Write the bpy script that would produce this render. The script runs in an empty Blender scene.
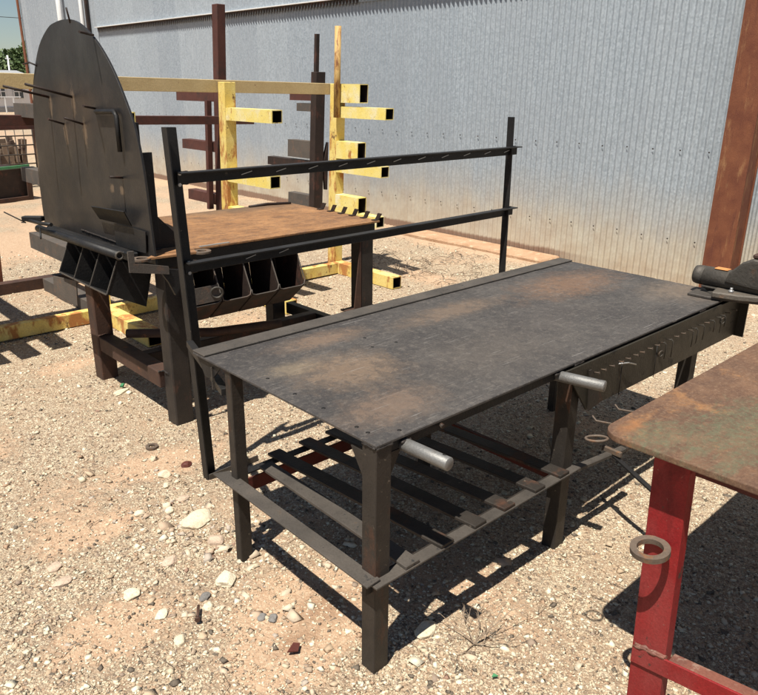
import bpy, bmesh, math, random
import numpy as np
from mathutils import Vector, Matrix, noise
random.seed(7); rng = np.random.default_rng(7)
sc = bpy.context.scene; COL = sc.collection
V = Vector

# ------------------------------------------------------------------ materials
def srgb(*c): return tuple(((v/255)/12.92 if v/255 <= .04045 else ((v/255+.055)/1.055)**2.4) for v in c)+(1,)
def lin(r, g, b): return (r, g, b, 1)
class NT:
    def __init__(s, name):
        s.m = bpy.data.materials.new(name); s.m.use_nodes = True
        s.t = s.m.node_tree; s.t.nodes.clear()
        s.out = s.n('ShaderNodeOutputMaterial'); s.b = s.n('ShaderNodeBsdfPrincipled')
        s.l(s.b.outputs[0], s.out.inputs[0]); s.tc = s.n('ShaderNodeTexCoord'); s.co = s.tc.outputs['Object']
    def n(s, t, **k):
        x = s.t.nodes.new(t)
        for a, v in k.items(): setattr(x, a, v)
        return x
    def l(s, a, b): s.t.links.new(a, b)
    def set(s, sock, v):
        if hasattr(v, 'node'): s.l(v, sock)
        else: sock.default_value = v
    def mapped(s, scale=(1,1,1), off=(0,0,0)):
        m = s.n('ShaderNodeMapping'); s.l(s.co, m.inputs[0]); m.inputs['Scale'].default_value = scale
        m.inputs['Location'].default_value = off; return m.outputs[0]
    def noise(s, scale, detail=5, rough=.6, vec=None, dist=0, out='Fac'):
        x = s.n('ShaderNodeTexNoise'); x.inputs['Scale'].default_value = scale; x.inputs['Detail'].default_value = detail
        x.inputs['Roughness'].default_value = rough; x.inputs['Distortion'].default_value = dist
        s.l(vec if vec is not None else s.co, x.inputs['Vector']); return x.outputs[out]
    def voro(s, scale, feature='F1', vec=None, out='Color', rnd=1):
        x = s.n('ShaderNodeTexVoronoi', feature=feature); x.inputs['Scale'].default_value = scale
        x.inputs['Randomness'].default_value = rnd
        s.l(vec if vec is not None else s.co, x.inputs['Vector']); return x.outputs[out]
    def ramp(s, f, stops, interp='LINEAR'):
        x = s.n('ShaderNodeValToRGB'); r = x.color_ramp; r.interpolation = interp
        while len(r.elements) < len(stops): r.elements.new(.5)
        for e, (p, c) in zip(r.elements, stops):
            e.position = p; e.color = c if not isinstance(c, (int, float)) else (c, c, c, 1)
        s.l(f, x.inputs[0]); return x.outputs[0]
    def mix(s, f, a, b, blend='MIX'):
        x = s.n('ShaderNodeMix', data_type='RGBA', blend_type=blend)
        s.set(x.inputs[0], f); s.set(x.inputs[6], a); s.set(x.inputs[7], b); return x.outputs[2]
    def math(s, op, a, b=0., c=0., clamp=False):
        x = s.n('ShaderNodeMath', operation=op, use_clamp=clamp)
        for i, v in enumerate((a, b, c)): s.set(x.inputs[i], v)
        return x.outputs[0]
    def bump(s, h, dist=.002, strength=1):
        x = s.n('ShaderNodeBump'); x.inputs['Distance'].default_value = dist; x.inputs['Strength'].default_value = strength
        s.l(h, x.inputs['Height']); s.l(x.outputs[0], s.b.inputs['Normal'])
    def blob(s, c, r):   # 1 at centre, 0 at radius
        x = s.n('ShaderNodeVectorMath', operation='SUBTRACT'); s.l(s.co, x.inputs[0]); x.inputs[1].default_value = c
        y = s.n('ShaderNodeVectorMath', operation='MULTIPLY'); s.l(x.outputs[0], y.inputs[0]); y.inputs[1].default_value = (1/r[0], 1/r[1], 1/r[2])
        z = s.n('ShaderNodeVectorMath', operation='LENGTH'); s.l(y.outputs[0], z.inputs[0])
        return s.math('SUBTRACT', 1., z.outputs['Value'], clamp=True)
    def fin(s, col=None, rough=.6, metal=0.):
        if col is not None: s.set(s.b.inputs['Base Color'], col)
        s.set(s.b.inputs['Roughness'], rough); s.set(s.b.inputs['Metallic'], metal); return s.m

def painted(name, c1, c2, patches=(), scale=6, rough=(.45, .7), metal=0., bump=.0015, fine=90, spec=.28):
    """base paint/steel that varies c1..c2, then patches (colour, scale, lo, hi, stretch)"""
    t = NT(name)
    oi = t.n('ShaderNodeObjectInfo')
    ad = t.n('ShaderNodeVectorMath', operation='ADD'); t.l(t.co, ad.inputs[0])
    mu = t.n('ShaderNodeVectorMath', operation='SCALE'); mu.inputs[0].default_value = (31, 17, 23); t.l(oi.outputs['Random'], mu.inputs['Scale'])
    t.l(mu.outputs[0], ad.inputs[1]); t.co = ad.outputs[0]
    col = t.mix(t.ramp(t.noise(scale), [(.3, 0), (.7, 1)]), c1, c2)
    rf = t.noise(scale*2.3)
    h = t.noise(fine, 4, .7)
    for i, (c, s, lo, hi, st) in enumerate(patches):
        f = t.ramp(t.noise(s, 7, .68, t.mapped(st, (i*7.3, i*3.1, i*5.7))), [(lo, 0), (hi, 1)])
        col = t.mix(f, col, c)
        rf = t.mix(f, rf, (.9, .9, .9, 1))
    col = t.mix(t.math('MULTIPLY', t.ramp(t.noise(fine*1.7, 3), [(.35, 1), (.6, 0)]), .3), col, t.mix(1., col, (.45, .42, .4, 1), 'MULTIPLY'))
    rr = t.n('ShaderNodeMapRange'); t.l(rf, rr.inputs[0]); rr.inputs[3].default_value = rough[0]; rr.inputs[4].default_value = rough[1]
    t.bump(h, bump)
    t.b.inputs['Specular IOR Level'].default_value = spec
    return t.fin(col, rr.outputs[0], metal)

RUST = lin(.17, .065, .028); RUSTL = lin(.33, .15, .065); DUST = lin(.30, .21, .14)
M = {}
M['black'] = painted('black_steel', lin(.013,.013,.014), lin(.028,.026,.025), [(lin(.075,.045,.03), 9, .62, .75, (1,1,.5)), (lin(.16,.13,.10), 30, .66, .72, (1,1,1))], rough=(.38, .62), metal=.2)
M['legsteel'] = painted('weathered_dark_steel', lin(.028,.024,.021), lin(.052,.043,.036), [(lin(.13,.055,.03), 7, .55, .72, (1,1,.4)), (lin(.2,.16,.12), 40, .64, .72, (1,1,1))], rough=(.4, .7), metal=.25)
M['slat'] = painted('dusty_flat_bar', lin(.062,.054,.047), lin(.11,.094,.08), [(lin(.095,.065,.045), 12, .6, .75, (1,1,1)), (lin(.03,.03,.03), 25, .62, .68, (1,1,1))], rough=(.45, .75), metal=.2)
M['redrail'] = painted('dark_red_primer', lin(.075,.014,.011), lin(.12,.024,.016), [(lin(.05,.03,.025), 10, .5, .7, (1,1,1))])
M['apron'] = painted('olive_black_plate', lin(.032,.028,.021), lin(.052,.045,.034), [(lin(.12,.07,.04), 14, .62, .75, (1,1,.3)), (lin(.02,.018,.016), 8, .6, .66, (1,1,2))], rough=(.4, .6), metal=.2)
M['red'] = painted('red_paint', lin(.20,.010,.012), lin(.27,.018,.018), [(lin(.24,.05,.045), 3.5, .48, .75, (1,1,.5)), (lin(.14,.012,.012), 9, .55, .68, (1,1,.4)), (lin(.075,.035,.028), 21, .64, .665, (1,1,.6)), (lin(.26,.13,.10), 75, .66, .69, (1,1,1)), (lin(.06,.03,.025), 48, .69, .70, (1,1,3))], rough=(.4, .7))
M['redworn'] = painted('worn_red_edge', lin(.14,.06,.045), lin(.24,.09,.06), [(lin(.3,.22,.17), 30, .55, .7, (1,1,1))])
M['yellow'] = painted('yellow_paint', lin(.78,.59,.12), lin(.80,.68,.28), [(lin(.78,.69,.42), 5, .5, .62, (1,1,1)), (lin(.42,.18,.05), 9, .62, .66, (1,1,.35)), (lin(.12,.06,.035), 26, .655, .675, (1,1,1)), (lin(.5,.4,.2), 60, .62, .66, (1,1,1))], rough=(.5, .75))
M['yellowrust'] = painted('rusted_yellow_paint', lin(.74,.53,.13), lin(.78,.64,.25), [(lin(.44,.19,.06), 7, .50, .58, (1,1,.4)), (lin(.13,.06,.035), 14, .61, .66, (1,1,.6)), (lin(.5,.36,.16), 60, .6, .66, (1,1,1))], rough=(.5, .8))
M['tan'] = painted('faded_tan_paint', lin(.50,.37,.19), lin(.58,.45,.25), [(lin(.22,.1,.05), 12, .64, .72, (1,1,1))], rough=(.55, .8))
M['orangerust'] = painted('orange_rusty_pipe', lin(.50,.27,.09), lin(.60,.42,.17), [(lin(.2,.08,.03), 20, .5, .62, (1,1,.3))])
M['brown'] = painted('brown_primer_steel', lin(.070,.026,.020), lin(.105,.040,.030), [(lin(.05,.03,.026), 8, .5, .7, (1,1,1)), (lin(.4,.2,.12), 30, .68, .73, (1,1,1))], rough=(.5, .8))
M['darkbrown'] = painted('dark_brown_steel', lin(.020,.014,.012), lin(.042,.026,.020), [(lin(.1,.04,.028), 9, .55, .7, (1,1,.5))])
M['greystub'] = painted('grey_brown_tube', lin(.075,.066,.058), lin(.11,.09,.075), [(lin(.16,.1,.07), 14, .55, .7, (1,1,1))], rough=(.6, .85))
M['rustleg'] = painted('rusty_brown_leg', lin(.055,.032,.024), lin(.10,.052,.036), [(lin(.045,.033,.03), 7, .5, .7, (1,1,.5)), (lin(.2,.08,.04), 18, .6, .7, (1,1,1))], rough=(.5, .8), metal=.1)
M['galv'] = painted('galvanized_pipe', lin(.16,.157,.15), lin(.27,.262,.25), [(lin(.17,.15,.13), 20, .5, .7, (1,1,1))], rough=(.42, .6), metal=.5, fine=140, bump=.0012)
M['iron'] = painted('cast_iron', lin(.050,.046,.040), lin(.095,.083,.070), [(lin(.13,.075,.045), 14, .58, .74, (1,1,1))], rough=(.45, .7), metal=.3, bump=.003, fine=60)
M['castgrey'] = painted('worn_cast_base', lin(.07,.062,.052), lin(.12,.10,.08), [(lin(.2,.12,.07), 12, .58, .7, (1,1,1))], rough=(.5,.75), bump=.003, fine=60)
M['orange'] = painted('orange_paint', lin(.5,.18,.05), lin(.6,.28,.1), [(lin(.1,.06,.04), 30, .6, .7, (1,1,1))])
M['bright'] = painted('worn_bright_steel', lin(.42,.41,.40), lin(.55,.54,.52), rough=(.3, .5), metal=.7)
M['ring'] = painted('rusty_ring_steel', lin(.10,.075,.058), lin(.16,.12,.09), [(lin(.20,.10,.05), 30, .55, .68, (1,1,1))], rough=(.5, .8), metal=.1)
M['column'] = painted('rust_red_column', lin(.13,.042,.024), lin(.21,.078,.038), [(lin(.32,.17,.08), 4, .56, .72, (3,3,.7)), (lin(.12,.04,.025), 7, .56, .7, (4,4,.5))], rough=(.55, .8))
M['white'] = painted('white_paint', lin(.72,.73,.73), lin(.8,.8,.79), rough=(.4, .6))
M['green'] = painted('green_paint', lin(.05,.20,.09), lin(.09,.28,.13))
M['wood'] = painted('scrap_wood', lin(.18,.12,.08), lin(.3,.22,.16), [(lin(.08,.05,.04), 3, .5, .6, (1,1,1))])
M['glass'] = painted('window_glass', lin(.06,.07,.08), lin(.1,.12,.13), rough=(.1, .2))
M['roofing'] = painted('grey_roofing', lin(.3,.3,.3), lin(.4,.4,.39))
M['twig'] = painted('dry_twig', lin(.20,.145,.10), lin(.34,.26,.19))
M['bark'] = painted('tree_bark', lin(.08,.06,.045), lin(.14,.1,.08))
M['legdark'] = painted('dark_grey_brown_leg', lin(.020,.018,.017), lin(.045,.036,.031), [(lin(.10,.05,.035), 9, .58, .72, (1,1,.5))], rough=(.45, .7), metal=.15)
M['tubeinside'] = painted('dark_tube_inside', lin(.018,.013,.011), lin(.04,.025,.02))
M['stone_white'] = painted('limestone', lin(.60,.51,.36), lin(.70,.62,.47), [(lin(.5,.36,.24), 30, .55, .7, (1,1,1))], rough=(.8, .95), bump=.004)
M['soilcrust'] = painted('soil_stained_concrete', lin(.36,.21,.12), lin(.46,.30,.19), [(lin(.55,.42,.28), 9, .55, .7, (1,1,1))], rough=(.85, .95), bump=.006, fine=40)
M['stone_pink'] = painted('pale_pink_stone', lin(.50,.37,.27), lin(.6,.46,.35), [(lin(.36,.27,.2), 25, .5, .7, (1,1,1))], rough=(.8, .95), bump=.004)
M['stone_grey'] = painted('grey_stone', lin(.16,.15,.14), lin(.26,.24,.22), rough=(.8, .95), bump=.004)
M['redchip'] = painted('dark_red_chip', lin(.085,.025,.018), lin(.12,.035,.025))
M['hole'] = painted('hole_dark', lin(.01,.01,.01), lin(.015,.012,.01))

def work_top():
    t = NT('worn_mill_scale_plate')
    base = t.mix(t.ramp(t.noise(3.2, 9, .72), [(.34, 0), (.66, 1)]), lin(.040,.036,.035), lin(.085,.075,.068))
    base = t.mix(t.ramp(t.noise(13, 9, .75, dist=.4), [(.46, 0), (.60, .55)]), base, lin(.034,.031,.031))
    base = t.mix(t.ramp(t.noise(33, 8, .78), [(.52, 0), (.62, .45)]), base, lin(.145,.125,.108))
    base = t.mix(t.ramp(t.noise(110, 5, .8), [(.55, 0), (.68, .5)]), base, lin(.17,.145,.12))
    base = t.mix(t.ramp(t.noise(150, 5, .8, t.mapped((1,1,1),(3,3,3))), [(.55, 0), (.66, .6)]), base, lin(.022,.02,.02))
    z = .82
    grain = t.ramp(t.noise(48, 9, .8), [(.36, 0), (.60, 1)])
    rag = t.noise(9, 10, .8, dist=.5)
    for c, r, col, amt in (((.34,.50,z),(.36,.30,.5),lin(.22,.148,.095),.68), ((.17,.64,z),(.17,.11,.5),lin(.23,.175,.115),.55),
                           ((.22,.17,z),(.34,.20,.5),lin(.19,.125,.085),.65), ((.45,.82,z),(.36,.13,.5),lin(.22,.14,.09),.6),
                           ((1.15,.74,z),(.55,.16,.5),lin(.19,.128,.085),.6), ((.85,.28,z),(.7,.34,.5),lin(.13,.105,.085),.3),
                           ((1.45,.42,z),(.6,.3,.5),lin(.12,.10,.088),.25), ((1.98,.66,z),(.66,.30,.5),lin(.18,.10,.058),.8), ((2.3,.22,z),(.4,.3,.5),lin(.19,.14,.10),.6)):
        bl = t.blob(c, r)
        f = t.ramp(t.math('ADD', bl, t.math('MULTIPLY', t.math('SUBTRACT', rag, .5), 1.5)), [(.22, 0), (.62, 1)])
        f = t.math('MULTIPLY', f, t.ramp(bl, [(0, 0), (.22, 1)]))
        f = t.math('MULTIPLY', f, t.math('MULTIPLY_ADD', grain, .65, .35))
        base = t.mix(t.math('MULTIPLY', f, amt*.62), base, col)
        h = t.ramp(t.math('ADD', bl, t.math('MULTIPLY', t.math('SUBTRACT', t.noise(21, 10, .8, dist=.3), .5), 2.4)), [(.66, 0), (.70, 1)])
        base = t.mix(t.math('MULTIPLY', h, amt*.45), base, tuple(v*1.1 for v in col[:3])+(1,))
    for k, (rz, s) in enumerate([(.5, 1.), (1.9, 1.3), (2.7, .8), (1.2, 1.6), (.1, 1.1)]):
        mp = t.n('ShaderNodeMapping'); t.l(t.co, mp.inputs[0]); mp.inputs['Rotation'].default_value = (0, 0, rz); mp.inputs['Scale'].default_value = (4*s, 210*s, 1); mp.inputs['Location'].default_value = (k*3, k, 0)
        sr = t.ramp(t.noise(1, 2, .5, mp.outputs[0], .25), [(.70, 0), (.72, 1)])
        m2 = t.ramp(t.noise(3.3+k, 3), [(.50, 0), (.56, 1)])
        base = t.mix(t.math('MULTIPLY', t.math('MULTIPLY', sr, m2), .5), base, lin(.28,.26,.24))
    t.bump(t.noise(60, 8, .8), .0015)
    t.b.inputs['Specular IOR Level'].default_value = .3
    return t.fin(base, t.ramp(t.noise(5, 6), [(.3, .52), (.7, .75)]), .05)
M['worktop'] = work_top()
def rust_top(name, green):
    t = NT(name)
    a, b = (lin(.085,.048,.033), lin(.175,.096,.056)) if green else (lin(.19,.092,.042), lin(.36,.185,.080))
    c = t.mix(t.ramp(t.noise(4, 10, .75), [(.36, 0), (.64, 1)]), a, b)
    c = t.mix(t.ramp(t.noise(17, 9, .78, t.mapped((.6, 1.6, 1))), [(.46, 0), (.62, .7)]), c, lin(.095,.050,.032))
    c = t.mix(t.ramp(t.noise(7, 9, .75, t.mapped((1,1,1), (4, 2, 1))), [(.56, 0), (.70, .75)]), c, lin(.34,.165,.065))
    c = t.mix(t.ramp(t.noise(70, 7, .8), [(.50, 0), (.66, .45)]), c, lin(.30,.20,.13))
    c = t.mix(t.ramp(t.noise(95, 6, .8, t.mapped((1,1,1), (2, 7, 1))), [(.54, 0), (.66, .6)]), c, lin(.05,.03,.022))
    if not green: c = t.mix(t.ramp(t.math('MULTIPLY', t.blob((1.1,1.25,.975), (1.5,.75,1)), t.math('MULTIPLY', t.noise(5, 8, .7), 2)), [(.2, 0), (.65, .75)]), c, lin(.10,.074,.052))
    if green:
        bl = t.math('MAXIMUM', t.blob((.30,-.26,.9), (.55,.26,.6)), t.blob((.10,-.14,.9), (.24,.16,.6)))
        f = t.ramp(t.math('ADD', bl, t.math('MULTIPLY', t.math('SUBTRACT', t.noise(10, 10, .82, t.mapped((.7,1.5,1)), .6), .5), 2.2)), [(.42, 0), (.66, 1)])
        f = t.math('MULTIPLY', f, t.math('MULTIPLY', t.ramp(bl, [(0, 0), (.2, 1)]), t.ramp(t.noise(55, 7, .8), [(.40, .05), (.62, .62)])))
        c = t.mix(f, c, lin(.105,.135,.080))
        f = t.math('MULTIPLY', t.blob((.09,-.05,.9), (.15,.06,.5)), t.noise(20, 6, .7))
        c = t.mix(t.ramp(f, [(.22, 0), (.5, .45)]), c, lin(.40,.17,.06))
    t.bump(t.noise(80, 8, .8), .0022)
    t.b.inputs['Specular IOR Level'].default_value = .25
    return t.fin(c, t.ramp(t.noise(6), [(.3, .6), (.7, .85)]), 0)
M['rusttop'] = rust_top('rusty_plate', False)
M['rusttop_green'] = rust_top('rusty_plate_with_green_paint', True)
def roundplate():
    t = NT('blued_mill_scale')
    c = t.mix(t.ramp(t.noise(2.5, 6, .6), [(.3, 0), (.7, 1)]), lin(.016,.0155,.016), lin(.034,.030,.028))
    f = t.math('MULTIPLY', t.blob((0, .75, .72), (1, .8, .28)), t.math('MULTIPLY', t.noise(5, 7, .7), 2))
    c = t.mix(t.math('MULTIPLY', t.ramp(f, [(.3, 0), (1., 1)]), .4), c, lin(.085,.055,.04))
    c = t.mix(t.ramp(t.noise(9, 7, .7), [(.5, 0), (.8, .35)]), c, lin(.075,.065,.058))
    for (y, z, h) in ((.80,.75,.16), (1.14,.72,.13), (.96,.58,.12), (.69,.60,.14), (1.49,.45,.25), (.42,.33,.05), (.30,.33,.05)):
        bl = t.blob((0, y, z), (1, .055, h)); f = t.math('ADD', bl, t.math('MULTIPLY', t.math('SUBTRACT', t.noise(30, 8, .8), .5), 1.8))
        c = t.mix(t.math('MULTIPLY', t.ramp(f, [(.45, 0), (.75, .8)]), t.ramp(bl, [(0, 0), (.2, 1)])), c, lin(.17,.12,.08))
    c = t.mix(t.ramp(t.noise(60, 6, .8), [(.56, 0), (.7, .3)]), c, lin(.12,.10,.085))
    t.bump(t.noise(60, 5, .7), .0008)
    return t.fin(c, t.ramp(t.noise(4), [(.3, .38), (.7, .55)]), .3)
M['roundplate'] = roundplate()

def wall_mat(name, blue=0.):
    t = NT(name)
    sp = t.voro(70, vec=t.mapped((1, 1, .8)))
    bw = t.n('ShaderNodeRGBToBW'); t.l(sp, bw.inputs[0])
    c = t.mix(t.ramp(bw.outputs[0], [(.15, 0), (.85, 1)]), lin(.31,.35,.385), lin(.43,.475,.515))
    c = t.mix(t.ramp(t.noise(1.6, 6, .65, t.mapped((1, 1, .35))), [(.35, 0), (.7, .5)]), c, lin(.36,.39,.42))
    c = t.mix(t.ramp(t.noise(3.4, 8, .7, t.mapped((1, 3.5, .18), (3, 1, 2))), [(.58, 0), (.75, .35)]), c, lin(.58,.61,.635))
    c = t.mix(t.ramp(t.noise(26, 4, .7, t.mapped((1, 1, 1))), [(.38, .12), (.55, 0)]), c, lin(.22,.25,.29))
    sy = t.n('ShaderNodeSeparateXYZ'); t.l(t.co, sy.inputs[0]); wn = t.n('ShaderNodeTexWhiteNoise', noise_dimensions='1D'); t.l(t.math('FLOOR', t.math('DIVIDE', sy.outputs['Y'], .816)), wn.inputs['W'])
    c = t.mix(1., c, t.ramp(wn.outputs['Value'], [(0, lin(.86,.87,.89)), (1, lin(1.,1.,1.))]), 'MULTIPLY')
    # red dust splashed on the foot of the sheets
    sep = t.n('ShaderNodeSeparateXYZ'); t.l(t.co, sep.inputs[0]); z = sep.outputs['Z']
    zz = t.math('ADD', z, t.math('MULTIPLY', t.math('SUBTRACT', t.noise(1.1, 6, .7, t.mapped((1, 1.6, .4))), .5), .75))
    f = t.ramp(t.math('DIVIDE', zz, 1.5), [(.0, .85), (.26, .65), (.44, .25), (.64, 0)])
    dustc = t.mix(t.ramp(t.noise(5, 5, .65), [(.35, 0), (.65, 1)]), lin(.50,.395,.27), lin(.60,.53,.40))
    c = t.mix(f, c, dustc)
    yf = t.n('ShaderNodeMapRange'); t.l(sep.outputs['Y'], yf.inputs[0]); yf.inputs[1].default_value = -5.3; yf.inputs[2].default_value = -4.7; yf.inputs[3].default_value = .15; yf.inputs[4].default_value = .8
    f2 = t.math('MULTIPLY', t.ramp(t.math('ADD', z, t.math('MULTIPLY', t.noise(3, 4), .05)), [(.105, 1), (.13, 0)]), yf.outputs[0])
    c = t.mix(f2, c, lin(.20,.105,.07))
    t.bump(t.noise(40, 4, .6), .001)
    return t.fin(c, t.ramp(bw.outputs[0], [(0, .42), (1, .62)]), .25)
M['wall'] = wall_mat('galvanized_corrugated_sheet')

def ground_mat():
    t = NT('gravel_and_red_soil')
    def cells(scale, stops):
        v = t.voro(scale); bw = t.n('ShaderNodeSeparateColor'); t.l(v, bw.inputs[0]); return t.ramp(bw.outputs[0], stops, 'CONSTANT')
    st = [(0, lin(0.522,0.425,0.295)), (.22, lin(0.382,0.279,0.182)), (.42, lin(0.603,0.507,0.363)), (.58, lin(0.311,0.229,0.158)), (.73, lin(0.151,0.116,0.088)), (.80, lin(0.703,0.618,0.452)), (.92, lin(0.332,0.207,0.127))]
    wob = t.n('ShaderNodeMix', data_type='VECTOR'); wob.inputs[0].default_value = .012
    t.l(t.co, wob.inputs[4]); nz = t.noise(35, 3, .6, out='Color'); t.l(nz, wob.inputs[5]); t.co = wob.outputs[1]
    big = cells(70, st); small = cells(170, st)
    c = t.mix(t.ramp(t.noise(7, 5), [(.42, 0), (.58, 1)]), small, big)
    c = t.mix(t.math('MULTIPLY', t.ramp(t.voro(95, 'DISTANCE_TO_EDGE', out='Distance'), [(0, 1), (.16, 0)]), .85), c, lin(0.191,0.121,0.075))
    c = t.mix(t.ramp(t.noise(1.3, 7, .65), [(.35, .0), (.7, .35)]), c, lin(0.502,0.359,0.230))
    soil = t.mix(t.ramp(t.noise(30, 6, .75), [(.3, 0), (.7, 1)]), lin(0.342,0.207,0.123), lin(0.502,0.345,0.222))
    soil = t.mix(t.math('MULTIPLY', t.ramp(t.noise(120, 3, .7), [(.56, 0), (.62, 1)]), .6), soil, lin(0.583,0.467,0.334))
    at = t.n('ShaderNodeAttribute', attribute_name='soil')
    f = t.math('ADD', at.outputs['Fac'], t.math('MULTIPLY', t.math('SUBTRACT', t.noise(16, 8, .75), .5), 1.1))
    f = t.ramp(f, [(.38, 0), (.62, 1)])
    damp = t.math('ADD', t.math('MAXIMUM', t.blob((.10,.36,0), (.26,.17,1)), t.blob((-.08,.30,0), (.2,.10,1))), t.math('MULTIPLY', t.math('SUBTRACT', t.noise(14, 8, .75), .5), 1.2))
    soil = t.mix(t.math('MULTIPLY', t.ramp(damp, [(.3, 0), (.8, 1)]), .75), soil, lin(0.251,0.138,0.077))
    c = t.mix(t.math('MULTIPLY', f, .88), c, soil)
    v2 = t.voro(80, 'F1', out='Distance'); v3 = t.voro(170, 'F1', out='Distance')
    h = t.math('ADD', t.math('MULTIPLY', v2, -1.), t.math('MULTIPLY', v3, -.5))
    h = t.math('ADD', t.math('MULTIPLY', h, t.math('SUBTRACT', 1., t.math('MULTIPLY', f, .6))), t.math('MULTIPLY', t.noise(50, 6, .7), .6))
    t.bump(h, .010, .9)
    return t.fin(c, .93, 0)
M['ground'] = ground_mat()
def pebble_mat():
    t = NT('mixed_pebbles')
    g = t.n('ShaderNodeNewGeometry')
    c = t.ramp(g.outputs['Random Per Island'], [(0, lin(0.562,0.467,0.324)), (.16, lin(0.422,0.304,0.197)), (.30, lin(0.643,0.558,0.402)), (.44, lin(0.361,0.268,0.186)), (.54, lin(0.502,0.374,0.251)), (.66, lin(0.251,0.184,0.137)), (.73, lin(0.744,0.669,0.500)), (.85, lin(0.361,0.229,0.143)), (.92, lin(0.075,0.061,0.048))], 'CONSTANT')
    c = t.mix(t.math('MULTIPLY', t.noise(160, 3), .4), c, lin(0.321,0.244,0.166))
    t.bump(t.noise(220, 3), .001)
    return t.fin(c, .88)
M['pebble'] = pebble_mat()
def leaf_mat():
    t = NT('leaves'); g = t.n('ShaderNodeNewGeometry')
    c = t.ramp(g.outputs['Random Per Island'], [(0, lin(.035,.065,.015)), (.5, lin(.065,.105,.028)), (1, lin(.11,.15,.05))])
    return t.fin(c, .7)
def pale_mat():
    t = NT('pale_stones'); g = t.n('ShaderNodeNewGeometry')
    c = t.ramp(g.outputs['Random Per Island'], [(0, lin(.62,.52,.38)), (.25, lin(.54,.43,.31)), (.45, lin(.70,.62,.48)), (.65, lin(.46,.33,.23)), (.8, lin(.40,.34,.28)), (.92, lin(.24,.13,.09))], 'CONSTANT')
    c = t.mix(t.math('MULTIPLY', t.noise(90, 4), .4), c, lin(.40,.30,.21)); t.bump(t.noise(160, 4), .0015)
    return t.fin(c, .9)
M['paleroot'] = pale_mat()
M['leaf'] = leaf_mat()

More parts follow.
